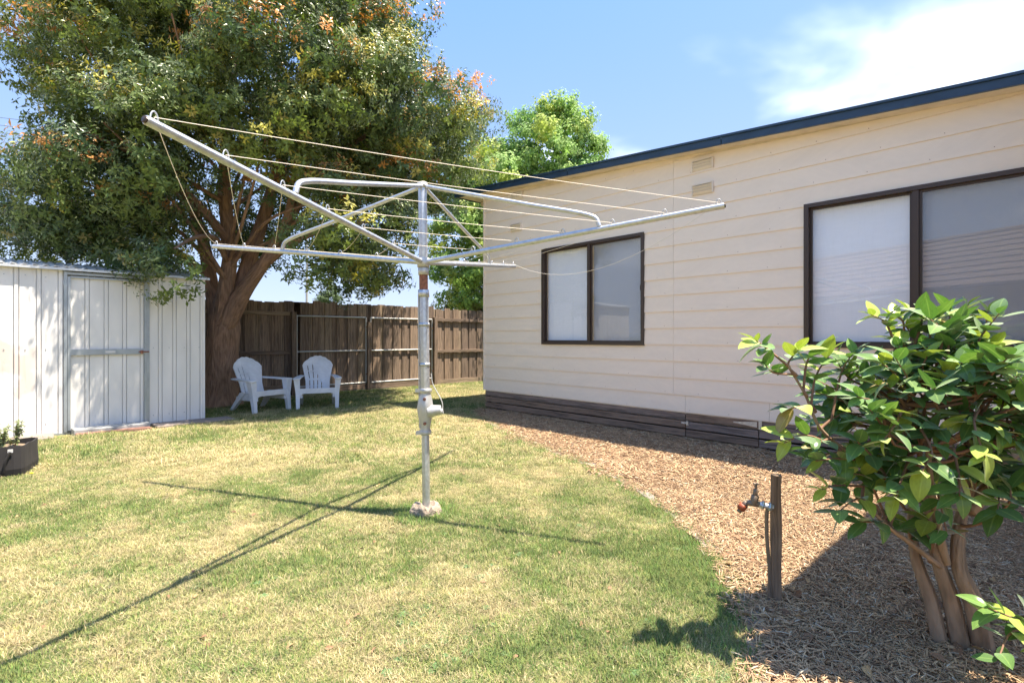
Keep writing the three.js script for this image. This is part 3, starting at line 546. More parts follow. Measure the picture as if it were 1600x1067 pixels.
function foliage(lobes, count, opt) {                   // sprigs in clumps over the outer shells of the lobes
  const out = [], clumps = [];
  const vol = lobes.map((l) => Math.pow(l[3] * l[4] * l[5], 0.7)), tot = vol.reduce((a, b) => a + b, 0);
  lobes.forEach((l, li) => {
    const n = Math.round(opt.clumps * vol[li] / tot);
    for (let i = 0; i < n; i++) {
      const d = V(rr(-1, 1), rr(-1, 1), rr(-1, 1)); if (d.lengthSq() > 1 || d.lengthSq() < 0.02) { i--; continue; } d.normalize();
      const r = Math.pow(rr(0.16, 1), 0.42);
      const c = V(l[0] + d.x * l[3] * r, l[1] + d.y * l[4] * r, -l[2] + d.z * l[5] * r);
      if (opt.skip && opt.skip(c)) continue;
      clumps.push({ c, d, s: rr(0.7, 1.3) * opt.size, tint: rnd(), new: r > 0.75 && rnd() < opt.fresh });
    }
  });
  const per = count / clumps.length;
  for (const k of clumps) for (let i = 0; i < per * k.s / opt.size; i++) {
    const e = V(rr(-1, 1), rr(-1, 1), rr(-1, 1)); if (e.lengthSq() > 1) { i--; continue; }
    const p = k.c.clone().add(V(e.x * k.s, e.y * k.s * 0.62, e.z * k.s));
    const dir = e.clone().multiplyScalar(0.8).addScaledVector(k.d, 0.5).add(V(0, opt.lift + rr(-0.5, 0.5), 0));
    out.push([p, qOut(dir, rr(0, 6.3)), rr(0.75, 1.25), opt.colour(k, e, p)]);
  }
  return out;
}

// ---------------------------------------------------------------- big multi-stemmed tree
{
  const base = V(-5.3, 0, -9.47), tree = thing('broadleaf_tree', 'large dense evergreen tree with thick brown trunk beside the shed', 'tree', [base.x, 0, base.z]);
  const q = (x, y, d) => V(x, y, -d).sub(base);
  const trunk = taper([q(-5.3, -0.1, 9.47), q(-5.31, 0.25, 9.47), q(-5.3, 0.8, 9.47), q(-5.26, 1.4, 9.47), q(-5.2, 1.95, 9.45)], [0.42, 0.31, 0.275, 0.265, 0.18], 22, 0.35, 30);
  mesh('trunk', trunk, M.bark, tree);
  const limbs = [
    [[-5.25, 1.3, 9.4], [-5.2, 1.9, 9.38], [-5.08, 2.7, 9.35], [-5.15, 4.0, 9.3], [-5.0, 5.6, 9.25], [-4.7, 7.5, 9.2]], [0.18, 0.15, 0.12, 0.1, 0.07, 0.03],
    [[-5.2, 1.45, 9.4], [-4.85, 2.05, 9.36], [-4.3, 2.75, 9.25], [-3.85, 3.5, 9.2], [-3.2, 4.4, 9.2], [-2.2, 5.1, 9.3]], [0.18, 0.14, 0.105, 0.08, 0.06, 0.03],
    [[-5.35, 1.4, 9.55], [-5.55, 2.2, 9.6], [-5.75, 3.2, 9.6], [-6.3, 4.6, 9.5], [-7.2, 6.2, 9.4]], [0.17, 0.12, 0.1, 0.08, 0.03],
    [[-5.2, 1.6, 9.55], [-4.95, 2.5, 9.65], [-4.6, 3.6, 9.7], [-4.2, 5.0, 9.8], [-3.4, 6.6, 9.9]], [0.16, 0.13, 0.11, 0.08, 0.03],
    [[-4.5, 2.5, 9.28], [-3.8, 2.95, 9.1], [-3.1, 3.1, 8.8], [-2.3, 3.2, 8.7]], [0.085, 0.07, 0.05, 0.02],
    [[-4.35, 2.7, 9.25], [-3.9, 3.3, 9.0], [-3.6, 4.2, 8.7], [-3.3, 5.0, 8.4]], [0.08, 0.07, 0.05, 0.02],
    [[-5.1, 3.0, 9.3], [-5.4, 3.6, 8.8], [-5.7, 4.0, 8.0], [-5.9, 4.1, 7.2]], [0.08, 0.06, 0.045, 0.02],
    [[-5.6, 2.4, 9.6], [-6.3, 3.0, 9.2], [-7.0, 3.4, 8.8], [-8.0, 3.7, 8.6]], [0.08, 0.06, 0.05, 0.02],
    [[-5.1, 2.6, 9.3], [-4.95, 2.9, 8.7], [-4.85, 2.8, 8.0], [-4.75, 2.5, 7.3]], [0.05, 0.04, 0.03, 0.012],
    [[-5.12, 3.4, 9.3], [-4.98, 4.4, 9.0], [-4.8, 5.4, 8.6]], [0.06, 0.05, 0.02],
  ];
  for (let i = 0; i < limbs.length; i += 2) mesh('limb', taper(limbs[i].map((a) => q(...a)), limbs[i + 1], 12, 0.2), M.bark, tree);
  for (let i = 0; i < 16; i++) { const a = rr(0, 6.28), y = rr(2.2, 4.2); mesh('branch', taper([q(-5.1, y, 9.35), q(-5.1 + Math.cos(a) * 1.1, y + rr(0.3, 1), 9.35 + Math.sin(a) * 1.1), q(-5.1 + Math.cos(a) * 2.4, y + rr(0.8, 2.2), 9.35 + Math.sin(a) * 2.2)], [0.04, 0.028, 0.01], 7, 0.1), M.bark, tree); }
  const lobes = [
    [-4.6, 5.8, 9.2, 3.3, 2.5, 2.7], [-2.2, 5.05, 9.3, 1.7, 1.15, 1.7], [-3.0, 3.0, 9.0, 1.5, 0.9, 1.6], [-4.5, 3.3, 10.4, 1.3, 0.9, 0.6], [-6.8, 3.45, 8.7, 1.8, 1.15, 1.9], [-7.2, 7.1, 9.3, 2.3, 1.7, 2.1],
    [-4.5, 7.9, 9.4, 2.7, 1.7, 2.3], [-4.95, 2.45, 7.3, 0.5, 0.32, 0.35], [-4.68, 2.15, 7.25, 0.3, 0.34, 0.25], [-4.6, 1.9, 7.2, 0.14, 0.16, 0.14], [-5.5, 3.85, 7.4, 1.3, 0.9, 0.9], [-5.9, 2.75, 7.9, 1.0, 0.5, 0.8], [-8.6, 2.9, 8.8, 1.1, 0.75, 1.2], [-3.2, 5.2, 7.6, 1.3, 1.1, 0.9], [-2.3, 5.0, 11.4, 1.5, 1.1, 1.2], [-3.6, 5.2, 11.9, 1.2, 1.0, 0.9],
  ];
  const G = (k, e, p) => {
    const b = rr(0.7, 1.3);
    if (k.new && e.y > 0.05 && rnd() < 0.75) { const o = k.tint; return o < 0.3 ? col(0.55 * b, 0.26 * b, 0.05 * b) : col(0.46 * b, 0.43 * b, 0.05 * b); }
    if (rnd() < 0.05) return col(0.34 * b, 0.3 * b, 0.06 * b);
    return col(lerp(0.055, 0.175, k.tint) * b, lerp(0.115, 0.24, k.tint) * b, 0.03 * b);
  };
  const items = foliage(lobes, 32000, { clumps: 600, size: 0.46, fresh: 0.48, lift: 0.25, colour: G, skip: (c) => { const px = 800 + F * c.x / -c.z, py = Y0 - F * (c.y - EYE) / -c.z; return c.y < 1.75 || (px > 290 && px < 480 && py > 300 && py < 560 && c.z > -9.9 && !(px < 318 && c.z > -7.8)); } }).map((i) => { i[0].sub(base); return i; });
  const sp = [sprigGeo(13, 0.085, 0.037, 0.09, 0.14), sprigGeo(13, 0.08, 0.038, 0.1, 0.15), sprigGeo(12, 0.09, 0.036, 0.08, 0.17)];
  sp.forEach((g, k) => instanced('crown', g, M.leafy, items.filter((_, i) => i % 3 === k), tree));
}
// ---------------------------------------------------------------- lighter tree behind fence and house
{
  const base = V(-0.78, 0, -15.6), tree = thing('maple_tree', 'bright light green tree rising behind the house roof and fence', 'tree', [base.x, 0, base.z]);
  const q = (x, y, d) => V(x, y, -d).sub(base);
  mesh('trunk', taper([q(-0.78, -0.1, 15.6), q(-0.76, 1.5, 15.6), q(-0.7, 3.2, 15.7), q(-0.2, 5.0, 15.9), q(0.4, 6.8, 16)], [0.13, 0.1, 0.09, 0.06, 0.02], 10, 0.15), M.bark, tree);
  mesh('limb', taper([q(-0.72, 2.9, 15.7), q(0.3, 4.2, 15.9), q(1.3, 6, 16), q(1.7, 7.8, 16)], [0.07, 0.055, 0.04, 0.015], 8, 0.1), M.bark, tree);
  mesh('limb', taper([q(-0.72, 2.3, 15.65), q(-1.2, 3.2, 15.4), q(-1.7, 4.2, 15.3)], [0.05, 0.035, 0.012], 8, 0.1), M.bark, tree);
  const lobes = [[1.25, 6.7, 16, 1.4, 1.6, 1.4], [-0.3, 5.5, 16, 1.6, 1.8, 1.5], [-1.2, 3.9, 15.4, 1.2, 1.5, 1.1], [-1.5, 5.4, 15.8, 1.0, 1.2, 1.0], [2.2, 5.6, 16.3, 1.0, 1.5, 1.2], [1.5, 8.2, 16, 0.4, 0.6, 0.4], [0.3, 7.4, 16, 0.4, 0.6, 0.4], [2.5, 6.9, 16.1, 0.4, 0.7, 0.4], [-0.95, 2.7, 15.2, 1.05, 0.7, 0.7]];
  const items = foliage(lobes, 11000, { clumps: 300, size: 0.34, fresh: 0.3, lift: 0.2, colour: (k) => { const b = rr(0.8, 1.2); return k.new ? col(0.42 * b, 0.52 * b, 0.1 * b) : col(lerp(0.2, 0.32, k.tint) * b, lerp(0.38, 0.48, k.tint) * b, 0.09 * b); } }).map((i) => { i[0].sub(base); return i; });
  [sprigGeo(9, 0.1, 0.075, 0.1, 0.2), sprigGeo(9, 0.11, 0.08, 0.12, 0.18)].forEach((g, k) => instanced('crown', g, M.leafySoft, items.filter((_, i) => i % 2 === k), tree));
}
// ---------------------------------------------------------------- small growth beyond the fence
function shrub(name, label, category, base, lobes, count, size, colour, sprig) {
  const t = thing(name, label, category, [base.x, 0, base.z]);
  mesh('stem', taper([V(0, -0.05, 0), V(0.02, 0.6, 0), V(0, 1.4, 0.02)], [0.05, 0.035, 0.012], 8, 0.1), M.bark, t);
  const items = foliage(lobes, count, { clumps: Math.max(12, count / 22), size, fresh: 0.4, lift: 0.4, colour }).map((i) => { i[0].sub(base); return i; });
  instanced('crown', sprig, M.leafySoft, items, t); return t;
}
shrub('flowering_shrub', 'yellow green shrub showing just above the fence by the house', 'shrub', V(-1.2, 0, -16.2), [[-1.35, 2.1, 16.2, 0.9, 0.6, 0.6], [-0.7, 2.3, 16.4, 0.7, 0.7, 0.6]], 1200, 0.25, (k) => k.new ? col(0.5, 0.45, 0.08) : col(0.26, 0.29, 0.07), sprigGeo(9, 0.09, 0.05, 0.09, 0.16));
shrub('conifer_shrub', 'small dense conifer tip rising above the fence beyond the gate', 'conifer', V(-7.75, 0, -22), [[-7.75, 2.0, 22, 0.65, 1.2, 0.6], [-7.75, 2.9, 22, 0.4, 0.75, 0.4]], 1500, 0.16, () => { const b = rr(0.8, 1.2); return col(0.1 * b, 0.17 * b, 0.05 * b); }, sprigGeo(9, 0.09, 0.03, 0.05, 0.14));
tag(mesh(numbered('street_pole'), rod(V(-9.87, 0, -25), V(-9.87, 7.2, -25), 0.055, 10), M.poleGrey, scene), 'thin grey pole standing beyond the fence under the tree', 'pole');
for (const [a, b, r] of [[at(-60, 176, 26), at(330, 214, 30), 0.011], [at(-60, 188, 26), at(330, 226, 30), 0.011], [at(-60, 200, 26), at(330, 238, 30), 0.011], [at(-60, 258, 26), at(330, 330, 30), 0.03]]) {
  const pts = []; for (let i = 0; i <= 8; i++) pts.push(a.clone().lerp(b, i / 8).add(V(0, -0.5 * (i / 8) * (1 - i / 8), 0)));
  solo('overhead_cable', tube(pts, r, 5, 12), M.wire, r > 0.02 ? 'thicker dark overhead cable sagging below the thin ones' : 'thin dark overhead cable crossing the sky behind the big tree', 'cable', 'overhead cables left of the tree');
}

// ---------------------------------------------------------------- camellia
const leafPrint = (r, g, b) => texture(64, 64, (u, v) => { const mid = Math.exp(-Math.pow((u - 0.5) * 26, 2)), vein = 0.5 + 0.5 * Math.cos((v * 9 - Math.abs(u - 0.5) * 5) * 6.28), n = 1 + tile(u, v, 8, 8, 3) * 0.3; return [(r + mid * 0.09) * n + vein * 0.006, (g + mid * 0.12) * n + vein * 0.01, (b + mid * 0.03) * n]; });
const camLeaf = [[0.06, 0.155, 0.022], [0.085, 0.2, 0.028], [0.12, 0.25, 0.034], [0.32, 0.43, 0.045], [0.36, 0.27, 0.07]].map(([r, g, b]) => phy({ color: 0xffffff, map: leafPrint(r, g, b), roughness: 0.9, transmission: 0.35, thickness: 0, clearcoat: 0.8, clearcoatRoughness: 0.14 }));
const camGeo = [leafGeo(0.096, 0.057, 0.22, 0.16, 7), leafGeo(0.088, 0.052, 0.3, 0.3, 7), leafGeo(0.102, 0.056, 0.15, 0.05, 7), leafGeo(0.075, 0.042, 0.35, 0.1, 7)];
function camellia(plant, base, tips, roots, want) {
  const leaves = [], q = (v) => v.clone().sub(base);
  for (const [tip, from, n, fresh] of tips) {
    let root = from; if (roots) { let best = 9; for (const p of roots) { const e = p.distanceTo(from) + Math.max(0, p.y - from.y) * 2; if (e < best) { best = e; root = p; } } if (root.distanceTo(from) > 0.01) mesh('branch', taper([q(root), q(root.clone().lerp(from, 0.5).add(V(rr(-0.02, 0.02), -0.015, rr(-0.02, 0.02)))), q(from)], [0.008, 0.0065, 0.0055], 6, 0.1, 6), M.twig, plant); }
    const mid = from.clone().lerp(tip, 0.55).add(V(rr(-0.03, 0.03), rr(-0.02, 0.05), rr(-0.03, 0.03)));
    mesh('twig', taper([q(from), q(mid), q(tip)], [0.0055, 0.004, 0.002], 6, 0.1, 8), M.twig, plant);
    const c = new THREE.CatmullRomCurve3([from, mid, tip]);
    for (let i = 0; i < n; i++) {
      const s = 1 - Math.pow(i / n, 1.15) * 0.75, p = c.getPoint(s), t = c.getTangent(s), a = i * 2.4 + rr(-0.35, 0.35);
      const side = new THREE.Vector3().crossVectors(t, V(0, 1, 0)); if (side.lengthSq() < 0.01) side.set(1, 0, 0); side.normalize(); const up = new THREE.Vector3().crossVectors(side, t);
      const out = side.clone().multiplyScalar(Math.cos(a)).addScaledVector(up, Math.sin(a) * 0.55).addScaledVector(t, i < 3 ? 0.9 : 0.4).add(V(0, i < 2 ? 0.25 : rr(-0.3, 0.25), 0)).normalize();
      const nrm = V(rr(-0.35, 0.35), 1, rr(-0.2, 0.5)).addScaledVector(out, -out.y).normalize(), x = new THREE.Vector3().crossVectors(nrm, out).normalize(), y = new THREE.Vector3().crossVectors(out, x);
      const m = new THREE.Matrix4().makeBasis(x, y, out);
      leaves.push({ p: q(p), r: new THREE.Quaternion().setFromRotationMatrix(m), s: rr(0.7, 1.32) * (i < 2 ? 0.85 : 1), g: i < 2 && fresh ? 3 : Math.floor(rr(0, 3)), m: fresh && i < 4 ? 3 : rnd() < 0.1 ? 3 : rnd() < 0.02 ? 4 : Math.floor(rr(0, 3)) });
    }
  }
  leaves.sort((a, b) => (b.p.z + base.z) - (a.p.z + base.z));
  const rest = [[], [], [], [], []];
  leaves.forEach((l, i) => {
    if (i < want) { const m = mesh('leaf', camGeo[l.g], camLeaf[l.m], plant); m.position.copy(l.p); m.quaternion.copy(l.r); m.scale.setScalar(l.s); }
    else { const g = camGeo[l.g].clone(); g.applyMatrix4(new THREE.Matrix4().compose(l.p, l.r, V(l.s, l.s, l.s))); rest[l.m].push(g); }
  });
  const inner = rest.flatMap((r, k) => r.length ? [[merge(r), camLeaf[k]]] : []);
  if (inner.length) {
    const gs = inner.map((e) => e[0]), g = mergeGeometries(gs, true), m = mesh('inner_leaves', g, inner.map((e) => e[1]), plant); m.userData.kind = 'stuff';
  }
}
{
  const D = 2.1, base = groundAt(1497, 1014), plant = thing('camellia_bush', 'camellia bush with glossy dark green leaves and bare brown stems', 'bush', [base.x, 0, base.z]);
  const q = (px, py, d) => at(px, py, d).sub(base);
  const stems = [
    [[1474, 1025, 2.09], [1455, 935, 2.12], [1432, 870, 2.15], [1425, 800, 2.17], [1440, 700, 2.2]], [0.03, 0.026, 0.021, 0.014, 0.008],
    [[1505, 1030, 2.07], [1488, 940, 2.08], [1465, 870, 2.07], [1450, 790, 2.06], [1420, 700, 2.05], [1405, 600, 2.05]], [0.037, 0.03, 0.023, 0.016, 0.01, 0.005],
    [[1540, 1030, 2.05], [1522, 940, 2.03], [1500, 885, 2.04], [1500, 820, 2.08], [1520, 750, 2.12], [1535, 640, 2.15], [1500, 540, 2.15]], [0.04, 0.033, 0.026, 0.021, 0.016, 0.011, 0.005],
    [[1470, 885, 2.06], [1425, 850, 2.0], [1380, 815, 1.97], [1350, 780, 1.95]], [0.011, 0.009, 0.007, 0.005],
    [[1515, 800, 2.1], [1560, 740, 2.15], [1600, 690, 2.25], [1640, 600, 2.3]], [0.026, 0.02, 0.016, 0.008],
    [[1480, 880, 2.05], [1460, 790, 1.98], [1450, 700, 1.95]], [0.014, 0.012, 0.008],
    [[1430, 775, 2.12], [1350, 722, 2.1], [1283, 670, 2.08], [1258, 615, 2.08], [1232, 572, 2.08]], [0.009, 0.0075, 0.006, 0.005, 0.004],
    [[1535, 640, 2.15], [1520, 560, 2.2], [1510, 500, 2.2]], [0.014, 0.01, 0.006],
  ];
  for (let i = 0; i < stems.length; i += 2) mesh('stem', taper(stems[i].map((a) => q(...a)), stems[i + 1], 12, 0.25), M.barkPale, plant);
  const tips = [], T = (px, py, d, fx, fy, fd, n = 9, fresh = false) => tips.push([at(px, py, d), at(fx, fy, fd), n, fresh]);
  // the long branch reaching out over the lawn
  T(1182, 532, 2.06, 1232, 572, 2.08, 9, true); T(1196, 570, 2.05, 1240, 585, 2.08, 7); T(1248, 546, 2.1, 1236, 578, 2.08, 8, true); T(1270, 548, 2.12, 1256, 610, 2.08, 8); T(1304, 544, 2.13, 1268, 632, 2.09, 10, true); T(1232, 640, 2.04, 1266, 640, 2.08, 6); T(1335, 550, 2.15, 1300, 655, 2.1, 10); T(1262, 700, 2.03, 1300, 685, 2.08, 6);
  T(1226, 692, 2.0, 1310, 700, 2.08, 8, true); T(1285, 765, 1.95, 1350, 760, 2.05, 8, true); T(1310, 800, 1.93, 1370, 790, 2.0, 8); T(1345, 815, 1.98, 1400, 800, 2.02, 8); T(1275, 720, 2.0, 1350, 720, 2.1, 8);
  T(1362, 492, 2.15, 1400, 540, 2.15, 8, true); T(1388, 490, 2.2, 1410, 540, 2.18, 8, true); T(1416, 482, 2.2, 1430, 540, 2.15, 9, true); T(1458, 496, 2.12, 1450, 560, 2.12, 9); T(1484, 486, 2.25, 1490, 540, 2.2, 9); T(1514, 476, 2.2, 1510, 520, 2.2, 10, true); T(1545, 485, 2.15, 1520, 560, 2.15, 9, true); T(1500, 500, 2.05, 1490, 580, 2.1, 9);
  T(1540, 715, 1.75, 1530, 640, 1.9, 11, true); T(1500, 775, 1.78, 1490, 700, 1.9, 10); T(1440, 740, 1.82, 1440, 670, 1.95, 10, true); T(1400, 780, 1.85, 1420, 720, 1.98, 9, true); T(1480, 830, 1.85, 1460, 760, 1.95, 8); T(1560, 800, 1.85, 1560, 740, 2.0, 8); T(1590, 690, 1.85, 1570, 640, 2.0, 9); T(1380, 690, 1.85, 1410, 640, 1.98, 10, true);
  for (const [x, y] of [[1590, 560], [1570, 620], [1600, 640], [1555, 540], [1420, 820], [1450, 810], [1385, 740], [1340, 690], [1330, 740], [1360, 640], [1580, 760], [1340, 620], [1400, 560]]) { const d = rr(1.85, 2.1); T(x, y, d, lerp(x, 1470, 0.35), y + 55, d + 0.08, 10, rnd() < 0.4); }
  for (let i = 0; i < 112; i++) {
    const a = rr(0, 6.28), c = rr(-0.85, 1), r = 0.72 + rr(-0.25, 0.28), s = Math.sqrt(1 - c * c), X = 1.74 + Math.cos(a) * s * 0.52 * r, Y = 0.95 + c * 0.43 * r, Z = 2.12 - Math.sin(a) * s * 0.42 * r;
    const tip = V(X, Y, -Z), from = V(lerp(X, 1.74, 0.45), lerp(Y, 0.92, 0.45) - 0.03, -lerp(Z, 2.1, 0.45)); tips.push([tip, from, 8 + Math.floor(rr(0, 4)), rnd() < 0.3]);
  }
  const roots = []; for (let i = 0; i < stems.length; i += 2) { const c = new THREE.CatmullRomCurve3(stems[i].map((a) => at(...a))); for (let k = 3; k <= 16; k++) roots.push(c.getPoint(k / 16)); }
  camellia(plant, base, tips, roots, 298);
}
{
  const base = V(2.02, 0, -1.72), plant = thing('camellia_shoot', 'low leafy camellia shoot near the foot of the larger bush', 'plant', [base.x, 0, base.z]);
  mesh('stem', taper([V(0, -0.02, 0), V(-0.06, 0.12, -0.02), V(-0.16, 0.27, -0.03)], [0.012, 0.009, 0.005], 8, 0.15), M.barkPale, plant);
  const J = (px, py, d) => at(px, py, d), tips = [[J(1545, 950, 1.7), V(1.84, 0.27, -1.75), 7, false], [J(1560, 1030, 1.65), V(1.86, 0.25, -1.73), 6, false], [J(1590, 975, 1.72), V(1.87, 0.26, -1.74), 6, false], [J(1640, 1010, 1.75), V(1.9, 0.22, -1.73), 7, false]];
  camellia(plant, base, tips, null, 60);
}

// ---------------------------------------------------------------- planter bag at the left edge
{
  const c = V(-4.72, 0, -4.75), bag = thing('planter_bag', 'black fabric planter bag with a strap handle at the lawn edge', 'planter', [c.x, 0, c.z], 0.5);
  const w = 0.245, h = 0.28, pts = [], N2 = 48;
  const ring = (k, y, j) => { const a = k / N2 * 2 * Math.PI, e = Math.pow(Math.pow(Math.abs(Math.cos(a)), 9) + Math.pow(Math.abs(Math.sin(a)), 9), -1 / 9); return V(Math.cos(a) * e * (w + j * 0.01 + 0.008 * nz(a * 2, y * 5)), y + (y > 0.2 ? 0.012 * nz(Math.cos(a) * 2, Math.sin(a) * 2, 4) : 0), Math.sin(a) * e * (w + j * 0.01 + 0.008 * nz(a * 2 + 5, y * 5))); };
  const pos = [], idx = [], rows = [[0, 0], [0.08, 1], [0.18, 0.6], [h, 0.2], [h, -1.0], [0.2, -1.2]];
  rows.forEach(([y, j], r) => { for (let k = 0; k <= N2; k++) { const v = ring(k, y, j); pos.push(v.x, v.y, v.z); if (r < rows.length - 1 && k < N2) { const a = r * (N2 + 1) + k; idx.push(a, a + N2 + 1, a + 1, a + 1, a + N2 + 1, a + N2 + 2); } } });
  const g = new THREE.BufferGeometry(); g.setAttribute('position', new THREE.Float32BufferAttribute(pos, 3)); g.setIndex(idx); g.computeVertexNormals(); mesh('bag', metreUV(g, 'x'), M.fabric, bag);
  mesh('soil', place(new THREE.CylinderGeometry(0.225, 0.225, 0.02, 24), 0, h - 0.05, 0), M.soil, bag);
  mesh('strap', tube([V(0.12, 0.04, 0.25), V(0.14, 0.15, 0.267), V(0.17, 0.24, 0.262)], 0.011, 6), M.fabric, bag);
  mesh('strap_tag', box(0.035, 0.03, 0.004, 0.172, 0.248, 0.262), M.tagWhite, bag);
  const herb = thing('herb_plant', 'pale green leafy herb growing in the black planter bag', 'plant', [c.x, h - 0.04, c.z]);
  const items = [];
  for (const [x, z, n] of [[0.14, 0.1, 9], [0.02, 0.14, 9], [-0.1, 0.02, 8], [0.1, -0.08, 8]]) for (let s = 0; s < n; s++) {
    const dx = rr(-0.06, 0.06), dz = rr(-0.06, 0.06), hh = rr(0.1, 0.24);
    mesh('stem', taper([V(x, 0, z), V(x + dx * 0.5, hh * 0.5, z + dz * 0.5), V(x + dx, hh, z + dz)], [0.0025, 0.002, 0.001], 5, 0, 4), M.twig, herb);
    for (let k = 0; k < 5; k++) { const f = (k + 1) / 5, b = rr(0.8, 1.2); items.push([V(x + dx * f, hh * f, z + dz * f), qOut(V(rr(-0.4, 0.4), 1, rr(-0.4, 0.4)), rr(0, 6)), rr(0.7, 1.1), col(0.3 * b, 0.36 * b, 0.14 * b)]); }
  }
  instanced('foliage', sprigGeo(9, 0.034, 0.022, 0.025, 0.025), M.leafySoft, items, herb);
  const fl = groundAt(48, 750), dn = thing('dandelion_flower', 'single yellow dandelion flower in the grass by the planter', 'flower', [fl.x, 0, fl.z]);
  mesh('stalk', rod(V(0, 0, 0), V(0.004, 0.055, 0), 0.002, 6), std({ color: col(0.15, 0.22, 0.05), roughness: 0.8 }), dn);
  const pet = []; for (let k = 0; k < 26; k++) { const l = leafGeo(0.02, 0.006, 0.1, -0.2, 2); l.rotateX(-0.25 - 0.5 * (k % 3) / 3); l.rotateY(k * 2.4); l.translate(0.004, 0.055, 0); pet.push(l); }
  mesh('petals', merge(pet), std({ color: col(0.75, 0.55, 0.01), roughness: 0.8, side: THREE.DoubleSide }), dn);
}

// ---------------------------------------------------------------- neighbouring house across the lawn, mirrored in the panes
{
  const a = V(-12.5, 0, 1.2), b = V(-4.6, 0, 4.4), dir = b.clone().sub(a).normalize(), len = a.distanceTo(b), nb = thing('neighbour_house', 'brown tiled roof house across the lawn, mirrored in the window panes', 'house', [a.x, 0, a.z], Math.atan2(-dir.z, dir.x));
  mesh('wall', merge([box(len + 0.5, 2.5, 0.15, len / 2, 1.25, -1.6), box(len + 0.5, 2.5, 0.15, len / 2, 1.25, 4), box(0.15, 2.5, 5.5, -0.2, 1.25, 1.2, 'z'), box(0.15, 2.5, 5.5, len + 0.2, 1.25, 1.2, 'z')]), M.render, nb);
  for (let k = 0; k < 9; k++) { const f0 = k / 9, f1 = (k + 1) / 9, z0 = -2.1 + f0 * 3.1, z1 = -2.1 + f1 * 3.1, y0 = 2.5 + f0 * 1.7, y1 = 2.5 + f1 * 1.7; mesh('tile_course', hex([[-0.6, y0 - 0.02, z1], [len + 0.6, y0 - 0.02, z1], [len + 0.6, y0 - 0.02, z0], [-0.6, y0 - 0.02, z0], [-0.6, y1 + 0.02, z1 + 0.03], [len + 0.6, y1 + 0.02, z1 + 0.03], [len + 0.6, y0 + 0.045, z0], [-0.6, y0 + 0.045, z0]]), M.tile, nb); }
  mesh('rear_roof', hex([[-0.6, 4.1, 1.05], [-0.6, 2.4, 4.4], [len + 0.6, 2.4, 4.4], [len + 0.6, 4.1, 1.05], [-0.6, 4.2, 1.05], [-0.6, 2.5, 4.4], [len + 0.6, 2.5, 4.4], [len + 0.6, 4.2, 1.05]]), M.tile, nb);
  mesh('ridge_cap', rod(V(-0.6, 4.22, 1.03), V(len + 0.6, 4.22, 1.03), 0.09, 10), M.tile, nb);
}

